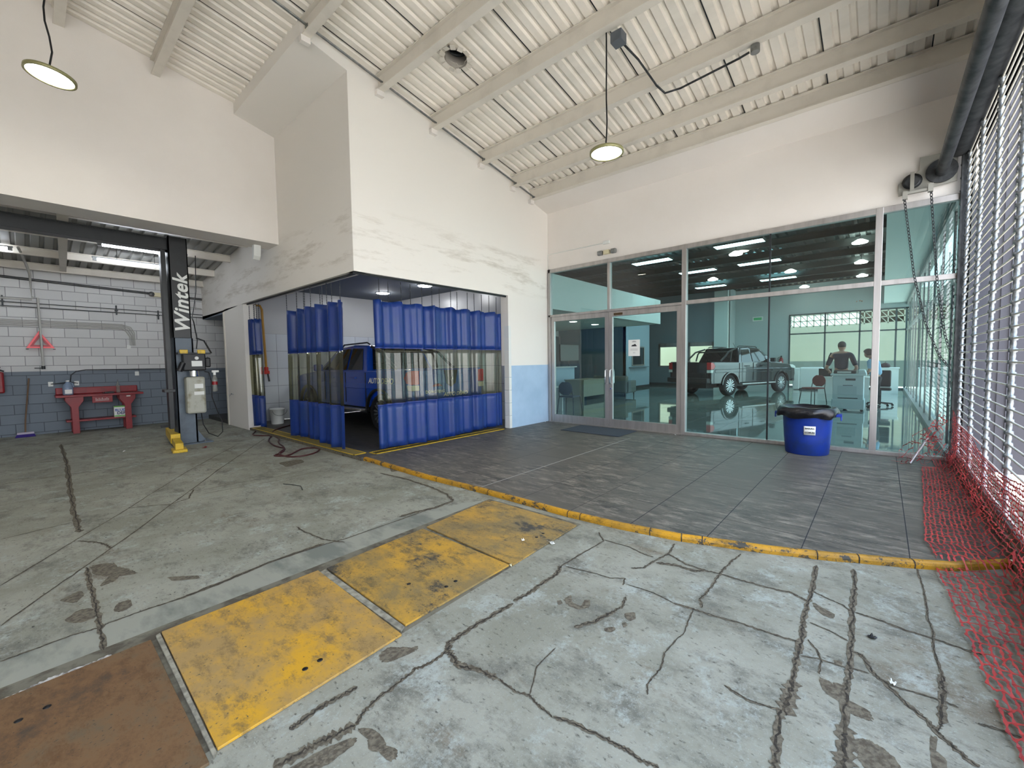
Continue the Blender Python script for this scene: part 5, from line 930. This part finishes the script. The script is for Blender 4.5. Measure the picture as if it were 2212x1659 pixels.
# ------------------------------------------------------------------ pickup
def pickup(loc, rz, paint, lab, tailtext, blue=False):
    t_ = thing('pickup_truck', lab, 'pickup truck', loc, rz); dark = mat('car glass', (14, 20, 22), .04, spec=.8); trim = mat('dark trim', (26, 28, 30), .5)
    L, Wd = 5.25, .925; xr, xf = 1.12, 4.32; wr = .385
    def arch(xc, z0, r=.47, n=12): return [(xc-r*math.cos(PI*i/n), max(z0, .42+r*math.sin(PI*i/n)*.93)) for i in range(n+1)]
    zl = .47
    low = [(.06, zl)]+[(xr-.47, zl)]+arch(xr, zl)[1:-1]+[(xr+.47, zl), (xf-.47, zl)]+arch(xf, zl)[1:-1]+[(xf+.47, zl), (L-.06, .52), (L, .72), (L-.02, .93), (L-.12, 1.06), (L-.5, 1.13), (4.05, 1.20), (3.86, 1.22)]
    cabl = low+[(1.58, 1.22), (1.58, 1.22), (1.52, 1.24), (.06, 1.27), (.03, 1.2), (.03, .6)]
    # side skins: outer faces with a shoulder bulge
    k = MB()
    for sy in (-1, 1):
        # layered slab: three nested y levels give a rounded side
        k.prism(cabl, 'Y', sy*(Wd-.10), sy*(Wd-.02))
    k.prism([(p[0], p[1]) for p in low]+[(1.6, 1.22), (1.6, zl)] if 0 else [(1.6, .5), (xf-.5, .5), (xf-.5, .98), (xf+.47, .98), (xf+.5, .6), (L-.08, .56), (L-.01, .72), (L-.03, .93), (L-.13, 1.05), (L-.5, 1.12), (4.05, 1.19), (3.86, 1.21), (1.6, 1.21)], 'Y', -Wd+.10, Wd-.10)
    k.box(.05, 1.6, -Wd+.1, Wd-.1, .62, .68)
    k.box(1.52, 1.6, -Wd+.1, Wd-.1, .62, 1.2)
    body = k.build('body', paint, t_, .028)
    k = MB(); k.box(.0, .07, -Wd+.14, Wd-.14, .66, 1.24); k.box(-.012, .0, -Wd+.22, Wd-.22, .98, 1.16); k.build('tailgate', paint, t_, .015)
    k = MB()
    for sy in (-1, 1):
        y0, y1 = sy*(Wd-.055), sy*(Wd-.012)
        for zz in (.86,): k.prism([(.25, zz), (5.0, zz-.02), (5.0, zz+.12), (.25, zz+.14)], 'Y', y0, y1)
    k.build('side_crease', paint, t_, .02)
    # greenhouse
    k = MB(); zb, zt_ = 1.19, 1.80; bx0, bx1, tx0, tx1 = 1.60, 3.92, 1.86, 3.12; yb, yt = Wd-.05, Wd-.22
    V = [(bx0, -yb, zb), (bx1, -yb+.03, zb), (bx1, yb-.03, zb), (bx0, yb, zb), (tx0, -yt, zt_-.03), (2.4, -yt, zt_), (tx1, -yt+.03, zt_-.05), (tx1, yt-.03, zt_-.05), (2.4, yt, zt_), (tx0, yt, zt_-.03)]
    k.add(V, [(0, 1, 6, 5, 4), (3, 9, 8, 7, 2), (4, 5, 8, 9), (5, 6, 7, 8), (1, 2, 7, 6), (0, 4, 9, 3)]); k.build('cab_roof', paint, t_, .03)
    def side_pt(x, z, sy, o=.006):
        f = (z-zb)/(zt_-.03-zb); return (x, sy*(yb+(yt-yb)*f+o), z)
    wn = [[(1.80, 1.25), (2.42, 1.25), (2.42, 1.72), (1.98, 1.70)], [(2.50, 1.25), (3.30, 1.25), (3.28, 1.42), (3.0, 1.70), (2.50, 1.72)], [(3.35, 1.25), (3.66, 1.25), (3.34, 1.46)]]
    for sy in (-1, 1):
        for w_ in wn: q = MB(); q.add([side_pt(x, z, sy) for x, z in w_], [tuple(range(len(w_)))]); q.build('side_window', dark, t_, solid=.004)
    q = MB(); q.add([(3.88, -.78, 1.24), (3.88, .78, 1.24), (3.20, .66, 1.71), (3.20, -.66, 1.71)], [(0, 1, 2, 3)]); q.v = [(v[0]+.02, v[1], v[2]+.012) for v in q.v]; q.build('windscreen', dark, t_, solid=.004)
    q = MB(); q.add([(1.60, -.74, 1.26), (1.60, .74, 1.26), (1.81, .62, 1.72), (1.81, -.62, 1.72)], [(0, 1, 2, 3)]); q.v = [(v[0]-.008, v[1], v[2]) for v in q.v]; q.build('rear_window', dark, t_, solid=.004)
    # wheels
    rimb = mat('black rim', (24, 24, 26), .3); rims = mat('machined rim', (226, 228, 230), .22, .6)
    for x in (xr, xf):
        for sy in (-1, 1):
            wh = MB(); c = (x, sy*(Wd-.13), wr); s_ = sy
            wh.lathe([(.26, -.11*s_), (wr-.03, -.11*s_), (wr, -.07*s_), (wr, .07*s_), (wr-.03, .105*s_), (.275, .11*s_), (.265, .06*s_), (.0001, .05*s_)], c, 32, 'Y', caps=False); w_o = wh.build('wheel', rubber, t_)
            q = MB(); q.lathe([(.265, .06*s_), (.272, .108*s_), (.25, .105*s_), (.24, .055*s_), (.0001, .05*s_)], c, 32, 'Y', caps=False); q.build('rim', rimb, w_o)
            q = MB()
            for i in range(8):
                for dd in (-.16, .16):
                    a = i*PI/4+dd; a2 = i*PI/4+dd*.7; pr = [(.05, -.007), (.25, -.016), (.25, .016), (.05, .007)]
                    ca, sa = math.cos(a), math.sin(a); q.prism([(c[0]+u*ca-v*sa, c[2]+u*sa+v*ca) for u, v in pr], 'Y', c[1]+.06*s_, c[1]+.098*s_)
            q.lathe([(.0001, .10*s_), (.055, .095*s_), (.06, .06*s_)], c, 16, 'Y', caps=False)
            q.build('rim_spokes', rims if not blue else mat('grey rim', (120, 124, 130), .3, .5), w_o)
            q = MB(); n_ = 14; r0, r1 = .455, .50
            pts = [(x-r0*math.cos(PI*i/n_), .42+r0*math.sin(PI*i/n_)*.93) for i in range(n_+1)]+[(x+r1*math.cos(PI*i/n_), .42+r1*math.sin(PI*i/n_)*.93) for i in range(n_+1)]
            for i in range(n_): q.prism([pts[i], pts[i+1], pts[2*n_-i], pts[2*n_+1-i]], 'Y', sy*(Wd-.05), sy*(Wd+.012))
            q.build('wheel_arch', paint if not blue else trim, t_)
    # lights, bumper, steps, handles
    lr = mat('red tail lamp', (214, 20, 26), .15, spec=.8); lw = mat('clear lamp', (226, 226, 220), .15)
    for sy in (-1, 1):
        q = MB(); q.prism([(-.005, .98), (.16, 1.0), (.24, 1.1), (.15, 1.22), (-.005, 1.24)], 'Y', sy*(Wd-.17), sy*(Wd+.004)); tl_ = q.build('tail_light', lr, t_, .01)
        q = MB(); q.prism([(-.01, .87), (.12, .87), (.15, .97), (-.01, .97)], 'Y', sy*(Wd-.165), sy*(Wd+.003)); q.build('reverse_lamp', lw, tl_, .008)
        q = MB(); q.prism([(L-.30, .97), (L+.0, .93), (L-.03, 1.03), (L-.2, 1.09), (L-.42, 1.10)], 'Y', sy*(Wd-.35), sy*(Wd+.004)); q.build('head_light', lw, t_, .01)
        for x0 in (1.98, 2.95): q = MB(); q.box(x0, x0+.2, sy*(Wd-.02), sy*(Wd+.035), 1.07, 1.10); q.build('door_handle', trim if not blue else paint, t_, .01)
        q = MB(); q.box(1.65, 3.72, sy*(Wd-.05), sy*(Wd+.10), .40, .45); q.build('side_step', alu, t_, .01)
        q = MB(); q.box(3.50, 3.62, sy*(Wd-.02), sy*(Wd+.17), 1.22, 1.38); q.build('door_mirror', paint if blue else trim, t_, .03)
        for x0 in (1.62, 2.46, 3.44): q = MB(); q.box(x0-.004, x0+.004, sy*(Wd-.02), sy*(Wd-.006), .55, 1.2); q.build('door_seam', black, t_)
    q = MB(); q.box(-.16, .10, -Wd+.05, Wd-.05, .50, .68); q.box(-.13, .0, -.5, .5, .45, .5); q.build('rear_bumper', trim if not blue else mat('blue bumper', (28, 96, 190), .35), t_, .03)
    q = MB(); q.box(L-.08, L+.08, -Wd+.08, Wd-.08, .42, .66); q.box(L-.02, L+.03, -.5, .5, .68, .95); q.build('front_bumper', trim, t_, .03)
    q = MB(); q.box(.3, 4.9, -.5, .5, .3, .55); q.box(.9, 1.3, -.75, .75, .34, .44); q.box(4.1, 4.5, -.75, .75, .34, .44); q.build('chassis', black, t_)
    for sy in (-1, 1):
        q = MB(); y = sy*.74; q.tube([(.75, y, 1.27), (1.05, y, 1.46), (1.25, y*.97, 1.62), (1.5, y*.92, 1.68), (1.75, y*.9, 1.74)], .032, 8); q.tube([(1.32, y, 1.27), (1.40, y*.97, 1.55), (1.5, y*.92, 1.66)], .028, 8); q.build('roll_bar', trim, t_)
        q = MB(); q.tube([(1.9, sy*.62, 1.80), (2.0, sy*.62, 1.84), (3.0, sy*.62, 1.82), (3.1, sy*.62, 1.77)], .018, 6); q.build('roof_rail', trim, t_)
    q = MB(); q.tube([(1.42, -.7, 1.62), (1.42, .7, 1.62)], .028, 8); q.build('roll_bar', trim, t_)
    q = MB(); q.tube([(2.7, 0, 1.80), (2.55, 0, 1.98)], .006, 6); q.build('antenna', black, t_)
    if blue:
        q = MB(); q.prism([(-.17, 1.24), (.17, 1.24), (.12, .98), (0, .90), (-.12, .98)], 'X', -.022, -.012); q.build('tailgate_emblem_panel', trim, t_, .004)
        q = MB(); q.lathe([(.045, -.03), (.03, -.03), (.03, -.022), (.045, -.022)], (0, 0, 1.08), 20, 'X', caps=False); q.build('emblem', chrome, t_)
        # texts on the tailgate and the left side (local +y side)
        text('tailgate_text', 'DONG', .075, whitep, t_, (-.014, .50, .83), (PI/2, 0, -PI/2), .001, 0, .002, space=1.15); text('tailgate_text', 'FENG', .075, whitep, t_, (-.014, .26, .83), (PI/2, 0, -PI/2), .001, 0, .002, space=1.15)
        text('tailgate_text', 'AUTO DEMO', .105, whitep, t_, (-.014, -.12, .76), (PI/2, 0, -PI/2), .001, .25, .003)
        q = MB(); q.prism([(.22, .93), (.46, .93), (.40, .98), (.28, .98)], 'X', -.016, -.008); q.build('red_logo', redp, t_, .003)
        text('side_text', 'AUTO DEMO', .15, whitep, t_, (1.05, Wd-.008, 1.03), (PI/2, 0, PI), .001, .25, .004)
    return t_
a_ = math.atan2(3.08-4.25, 20.02-16.94)
rr_ = Vector((16.94, 4.25, 0))-(Matrix.Rotation(a_, 3, 'Z') @ Vector((1.12, -.80, 0)))
gun = mat('gunmetal paint', (26, 32, 40), .16, .35, coat=1)
pickup(rr_, a_, gun, 'dark metallic double-cab pickup parked in the showroom', '')
bluep = mat('deep blue paint', (18, 78, 196), .25, .1, coat=1)
bt = pickup(Vector((5.53, 6.45, 0)), PI/2, bluep, 'blue demo pickup parked behind the wash bay curtains', '', True)
# ------------------------------------------------------------------ showroom furniture
pr_ = thing('photocopier', 'large pale floor-standing photocopier in the showroom', 'photocopier', (14.0, .64, 0)); pm = mat('pale grey plastic', (206, 216, 216), .5)
k = MB(); k.box(-.3, .3, -.33, .33, .05, .30); k.box(-.28, .28, -.31, .31, .30, .90); k.build('body', pm, pr_, .012); k = MB(); k.box(-.30, .3, -.36, .36, .90, .95); k.prism([(-.36, .95), (-.2, .95), (-.2, 1.05), (-.32, 1.05)], 'X', -.28, .28); k.build('scanner', pm, pr_, .01)
k = MB(); k.box(-.2, .25, -.15, .3, .95, 1.03); k.build('lid', black, pr_, .01); k = MB(); k.box(-.32, -.30, -.06, .22, .97, 1.01); k.build('control_panel', whitep, pr_, .004); k = MB(); k.box(-.286, -.28, -.2, .2, .32, .34); k.box(-.286, -.28, -.15, .05, .78, .83); k.box(-.286, -.28, -.1, .1, .645, .66); k.build('slot', darksteel, pr_)
k = MB(); k.box(-.29, -.28, -.18, .2, .42, .64); k.build('paper_tray', mat('tray grey', (188, 200, 202), .5), pr_, .004)
for y in (-.28, .28):
    for x in (-.25, .25): k = MB(); k.cyl((x-.02, y, .03), (x+.02, y, .03), .03, 12); k.build('caster', black, pr_)
def desk(name, loc, w_, d_, h_, m, lab, rz=0, panel=True):
    t_ = thing(name, lab, 'desk', loc, rz); k = MB(); k.box(-w_/2, w_/2, -d_/2, d_/2, h_-.03, h_); k.build('desktop', m, t_, .004)
    for sx in (-1, 1): k = MB(); k.box(sx*(w_/2-.04)-.015, sx*(w_/2-.04)+.015, -d_/2+.03, d_/2-.03, 0, h_-.03); k.build('side_panel', m, t_)
    if panel: k = MB(); k.box(-w_/2+.05, w_/2-.05, -d_/2+.05, -d_/2+.07, .15, h_-.03); k.build('front_panel', m, t_)
    return t_
desk('office_desk', (16.9, .9, 0), .7, 1.3, .76, whitep, 'white desk where the two people stand', 0, False)
desk('office_desk', (21.3, -.1, 0), .9, .8, .95, whitep, 'white desk against the street windows at the far end', 0)
desk('office_desk', (13.0, 7.9, 0), 1.5, .8, .72, mat('beige laminate', (150, 150, 132), .5), 'beige desk left of the sofa behind the glass door', 0)
desk('side_table', (9.35, 7.05, 0), .8, .9, .68, whitep, 'white table in front of the dark round-backed chair', 0, False)
cb_ = thing('reception_cabinet', 'white rounded cabinet beside the dark pickup', 'cabinet', (21.9, 2.25, 0)); k = MB(); k.box(-.3, .3, -.42, .42, .05, .95); k.build('body', whitep, cb_, .08); k = MB(); k.box(-.34, .34, .38, .62, .02, .92); k.build('side_unit', whitep, cb_, .03); k = MB(); k.box(-.28, .28, -.4, .4, 0, .05); k.build('plinth', darksteel, cb_)
cnt = thing('reception_counter', 'light blue reception counter at the left of the showroom', 'counter', (12.6, 8.9, 0)); k = MB(); k.box(-.9, 1.1, -.1, .1, 0, 1.12); k.build('front_panel', lightb, cnt, .01); k = MB(); k.box(-.95, 1.15, -.18, .25, 1.12, 1.16); k.build('countertop', whitep, cnt, .005)
tv_ = thing('wall_screen', 'large flat screen standing over the light blue counter', 'screen', (14.6, 9.6, 1.35)); k = MB(); k.box(-.68, .68, 0, .05, 0, .68); k.build('casing', black, tv_, .01); k = MB(); k.box(-.66, .66, -.006, 0, .02, .66); k.build('screen', mat('screen glare', (122, 124, 122), .25), tv_); k = MB(); k.box(-.03, .03, 0, .04, -1.35, 0); k.build('stand', darksteel, tv_)
so = thing('sofa', 'grey two-seat sofa seen from behind', 'sofa', (14.9, 7.75, 0)); sm_ = mat('grey upholstery', (112, 116, 112), .9)
k = MB(); k.box(-.45, -.25, -.7, .7, .14, .78); k.build('backrest', sm_, so, .05); k = MB(); k.box(-.3, .4, -.65, .65, .14, .42); k.build('seat', sm_, so, .05)
for y in (-.7, .58): k = MB(); k.box(-.4, .4, y, y+.12, .14, .6); k.build('armrest', sm_, so, .04)
for x in (-.4, .34):
    for y in (-.62, .58): k = MB(); k.cyl((x, y, 0), (x, y, .14), .018, 8); k.build('leg', black, so)
def chair(name, lab, loc, rz, m, round_back=True):
    t_ = thing(name, lab, 'chair', loc, rz); k = MB(); k.box(-.21, .21, -.21, .21, .43, .47); k.build('seat', m, t_, .02); k = MB()
    k.grid(lambda u, v: (-.23-.03*math.sin(PI*u), (u-.5)*.40*math.sqrt(max(.02, 1-(2*v-1)**2*.85)), .50+.33*v), 10, 10); k.build('backrest', m, t_, solid=.02)
    for x in (-1, 1):
        for y in (-1, 1): k = MB(); k.tube([(x*.2, y*.2, .45), (x*.25, y*.24, 0)], .012, 8); k.build('leg', darksteel, t_)
    k = MB(); k.tube([(-.2, -.2, .45), (-.24, -.19, .62)], .011, 6); k.tube([(-.2, .2, .45), (-.24, .19, .62)], .011, 6); k.build('back_frame', darksteel, t_)
    return t_
chair('office_chair', 'dark grey round-backed chair just inside the glass door', (9.35, 6.16, 0), .1, mat('dark grey plastic', (58, 66, 74), .5))
rc_ = chair('visitor_chair', 'dark red visitor chair left of the photocopier', (15.6, 1.55, 0), 2.6, mat('dark red fabric', (120, 48, 44), .8))
oc = thing('swivel_chair', 'black swivel chair behind the photocopier', 'chair', (15.6, .02, 0)); k = MB(); k.box(-.24, .24, -.24, .24, .44, .52); k.build('seat', black, oc, .04); k = MB(); k.box(-.28, -.22, -.22, .22, .55, 1.0); k.build('backrest', black, oc, .05); k = MB(); k.cyl((0, 0, .08), (0, 0, .44), .03); k.build('gas_lift', darksteel, oc)
for i in range(5): a = i*2*PI/5; k = MB(); k.tube([(0, 0, .1), (.28*math.cos(a), .28*math.sin(a), .07)], .02, 8); k.cyl((.28*math.cos(a)-.02, .28*math.sin(a), .035), (.28*math.cos(a)+.02, .28*math.sin(a), .035), .03, 10); k.build('base_arm', black, oc)
lt = thing('laptop', 'open dark laptop on the white desk by the man', 'laptop', (16.85, 1.35, .76)); k = MB(); k.box(-.12, .12, -.17, .17, 0, .02); k.build('keyboard_base', black, lt, .003); k = MB(M=Matrix.Translation((-.12, 0, .02)) @ Matrix.Rotation(-.25, 4, 'Y')); k.box(-.01, 0, -.17, .17, 0, .24); k.build('screen', black, lt)
bgk = thing('handbag', 'dark handbag on the far white desk', 'bag', (21.3, -.1, .95)); k = MB(); k.lathe([(.12, 0), (.15, .05), (.13, .13), (.06, .17)], n=14); k.build('body', mat('dark maroon', (56, 26, 30), .6), bgk); k = MB(); k.tube([(-.08, 0, .14), (-.06, 0, .22), (.06, 0, .22), (.08, 0, .14)], .01, 6); k.build('strap', black, bgk)
# ------------------------------------------------------------------ people
def skin_mesh(name, verts, edges, radii, m, parent, sub=2):
    me = bpy.data.meshes.new(name); me.from_pydata(verts, edges, []); o = bpy.data.objects.new(name, me); COL.objects.link(o)
    sk_ = o.modifiers.new('skin', 'SKIN'); sk_.use_smooth_shade = True
    for i, r in enumerate(radii): me.skin_vertices[0].data[i].radius = (r, r) if not isinstance(r, tuple) else r
    me.skin_vertices[0].data[0].use_root = True
    o.modifiers.new('sub', 'SUBSURF').levels = sub; o.modifiers['sub'].render_levels = sub
    dg = bpy.context.evaluated_depsgraph_get(); nm_ = bpy.data.meshes.new_from_object(o.evaluated_get(dg)); bpy.data.objects.remove(o)
    nm_.materials.clear(); nm_.materials.append(m)
    for p in nm_.polygons: p.use_smooth = True
    o = bpy.data.objects.new(name, nm_); COL.objects.link(o); o.parent = parent
    return o
skin = mat('skin', (186, 136, 112), .6); hairm = mat('dark hair', (34, 26, 24), .7); shoe = mat('black shoe', (20, 20, 22), .5)
def person(loc, rz, lab, s, shirt, trousers, hair, hair_col, elbow, hand, lean=0, hd=0, woman=False):
    """faces +x; elbow/hand = {side: (x, y, z)} in metres at height 1.75"""
    t_ = thing('person', lab, 'person', loc, rz); sh_ = .19 if not woman else .165
    def P_(x, y, z): return (x*s+lean*max(0, z-.95)*s, y*s, z*s)
    hip, chest, neck, head = P_(0, 0, .96), P_(0, 0, 1.30), P_(0, 0, 1.47), P_(.02+hd, 0, 1.60)
    V = [hip, P_(0, 0, 1.12), chest, P_(0, 0, 1.40), neck, P_(.01+hd*.5, 0, 1.54), head, P_(.02+hd, 0, 1.70)]
    E = [(0, 1), (1, 2), (2, 3), (3, 4), (4, 5), (5, 6), (6, 7)]; R = [.13*s, .125*s, (.115*s, .15*s), .10*s, .055*s, .058*s, (.085*s, .075*s), .06*s]
    for sy in (-1, 1):
        n0 = len(V); e_, h_ = elbow[sy], hand[sy]
        V += [P_(0, sy*sh_, 1.40), P_(*e_), P_(*h_), P_(h_[0]+.05, h_[1], h_[2]-.02)]; E += [(3, n0), (n0, n0+1), (n0+1, n0+2), (n0+2, n0+3)]; R += [.06*s, .042*s, .028*s, .035*s]
        b0 = n0+3; B = Vector(V[b0])
        for f_ in range(4): V.append(tuple(B+Vector((.05*s+.005*(f_ == 1), (f_-1.5)*.018*s, -.015*s)))); V.append(tuple(B+Vector((.085*s-.006*abs(f_-1.5), (f_-1.5)*.020*s, -.035*s)))); m0 = len(V)-2; E += [(b0, m0), (m0, m0+1)]; R += [.0095*s, .008*s]
        V.append(tuple(B+Vector((.03*s, -sy*.04*s, -.01*s)))); E.append((b0, len(V)-1)); R.append(.010*s)
        n0 = len(V); V += [P_(0, sy*.09, .90), P_(.02, sy*.10, .50), P_(0, sy*.10, .09), P_(.12, sy*.11, .03)]; E += [(0, n0), (n0, n0+1), (n0+1, n0+2), (n0+2, n0+3)]; R += [.085*s, .058*s, .04*s, .035*s]
    skin_mesh('body', V, E, R, skin, t_)
    Vs = [P_(0, 0, .93), P_(0, 0, 1.12), chest, P_(0, 0, 1.40), P_(0, 0, 1.455)]; Es = [(0, 1), (1, 2), (2, 3), (3, 4)]; Rs = [(.15*s, .17*s), (.14*s, .165*s), (.135*s, .18*s), (.11*s, .12*s), .06*s]
    for sy in (-1, 1):
        n0 = len(Vs); e_ = Vector(P_(*elbow[sy])); a0 = Vector(P_(0, sy*sh_, 1.40)); Vs += [tuple(a0), tuple(a0.lerp(e_, .5)), tuple(a0.lerp(e_, .85))]; Es += [(3, n0), (n0, n0+1), (n0+1, n0+2)]; Rs += [.078*s, .066*s, .060*s]
    skin_mesh('shirt', Vs, Es, Rs, shirt, t_)
    Vt = [P_(0, 0, .97), P_(0, 0, .90)]; Et = [(0, 1)]; Rt = [(.14*s, .155*s), (.13*s, .15*s)]
    for sy in (-1, 1): n0 = len(Vt); Vt += [P_(0, sy*.10, .82), P_(.02, sy*.105, .5), P_(0, sy*.105, .10)]; Et += [(1, n0), (n0, n0+1), (n0+1, n0+2)]; Rt += [.10*s, .078*s, .068*s]
    skin_mesh('trousers', Vt, Et, Rt, trousers, t_)
    H_ = Vector(head); k = MB(M=Matrix.Translation(H_))
    def hr(u, v):
        a = 2*PI*u; ph = v*(PI*.66 if hair == 'short' else PI*.70); r = .102*s if hair == 'short' else .122*s
        front = max(0, math.cos(a)); ph2 = ph*(1-.45*front); return (r*1.02*math.sin(ph2)*math.cos(a)-.012*s, r*.86*math.sin(ph2)*math.sin(a), .045*s+r*1.0*math.cos(ph2))
    k.grid(hr, 20, 10); k.build('hair', hair_col, t_, solid=.012)
    k = MB(M=Matrix.Translation(H_)); k.lathe([(.0001, .10), (.05, .095), (.082, .06), (.09, .02), (.085, -.03), (.06, -.08), (.03, -.1), (.0001, -.105)], n=16); k.v = [tuple(H_+(Vector(v)-H_)*s) for v in k.v]
    for sy in (-1, 1): k.tube([H_+Vector((0, sy*.083*s, .0)), H_+Vector((-.01*s, sy*.097*s, .01*s))], .02*s, 6)
    k.tube([H_+Vector((.085*s, 0, .015*s)), H_+Vector((.107*s, 0, -.02*s))], .011*s, 6); fh = k.build('head', skin, t_)
    k = MB()
    for sy in (-1, 1): k.lathe([(.0001, .006), (.009*s, 0), (.0001, -.006)], tuple(H_+Vector((.085*s, sy*.032*s, .02*s))), 8)
    k.box(H_.x+.08*s, H_.x+.088*s, -.022*s, .022*s, H_.z-.052*s, H_.z-.046*s); k.build('face_features', hairm, fh)
    for sy in (-1, 1): q = MB(); q.box(-.09*s, .19*s, sy*.105*s-.045*s, sy*.105*s+.045*s, 0, .09*s); q.build('shoe', shoe, t_, .03)
    return t_
navy = mat('navy polo shirt', (34, 38, 52), .9); drk = mat('black trousers', (22, 22, 28), .9); lbs = mat('light blue shirt', (150, 186, 214), .85)
person((15.3, .87, 0), .05, 'person in a dark polo shirt seen from behind with hands at the waist', 1.04, navy, drk, 'short', hairm, {-1: (-.08, -.33, 1.02), 1: (-.06, .33, 1.02)}, {-1: (.14, -.25, .90), 1: (.16, .26, .92)})
person((14.85, .10, 0), 1.35, 'person with short dark hair in a light blue shirt leaning to the desk', .90, lbs, drk, 'bob', mat('brown hair', (58, 36, 30), .7), {-1: (.08, -.22, 1.10), 1: (.08, .22, 1.10)}, {-1: (.30, -.18, .98), 1: (.30, .18, .98)}, lean=.22, hd=.05, woman=True)
# ================================================================== OUTSIDE
gr = MB(); gr.box(-40, 70, -60, -.95, -.4, -.12); gr.box(XF+.1, 60, -.95, 30, -.4, -.12); struct(gr.build('ground', mat('pale sunlit paving', (196, 192, 184), .9, n=(1.2, (176, 172, 164), .4, .7))), 'pale paving outside the shutter')
dw = MB(); dw.box(8.12, 8.3, -9, -.765, -.12, 7.5)
for y in (-1.12, -1.2, -1.5, -2.2, -3): dw.box(8.10, 8.12, y-.012, y+.012, -.12, 7.5)
struct(dw.build('wall_exterior', mat('dark violet grey cladding', (44, 44, 54), .6)), 'dark cladding panel outside the shutter')
# trees and a street far outside
def tree(x, y, h_, lab):
    t_ = thing('street_tree', lab, 'tree', (x, y, -.12), group='street trees'); k = MB(); k.tube([(0, 0, 0), (.1, 0, h_*.3), (0, .1, h_*.55)], [.16, .12, .08], 8); k.build('trunk', mat('bark', (92, 76, 60), .9), t_)
    k = MB(); rnd = random.Random(int(x*7+y))
    for i in range(420):
        a, b2 = rnd.uniform(0, 2*PI), math.acos(rnd.uniform(-1, 1)); r = h_*.33*rnd.uniform(.55, 1); c = Vector((r*math.sin(b2)*math.cos(a), r*math.sin(b2)*math.sin(a), h_*.68+r*.8*math.cos(b2))); d1 = Vector((rnd.gauss(0, 1), rnd.gauss(0, 1), rnd.gauss(0, 1))).normalized()*.28; d2_ = d1.orthogonal().normalized()*.2
        k.add([c-d1, c+d2_, c+d1, c-d2_], [(0, 1, 2, 3)])
    k.build('foliage', mat('green leaves', (74, 108, 52), .7), t_)
tree(34, -6.5, 6, 'green tree standing far down the street'); tree(45, -9, 7, 'second green tree farther down the street')
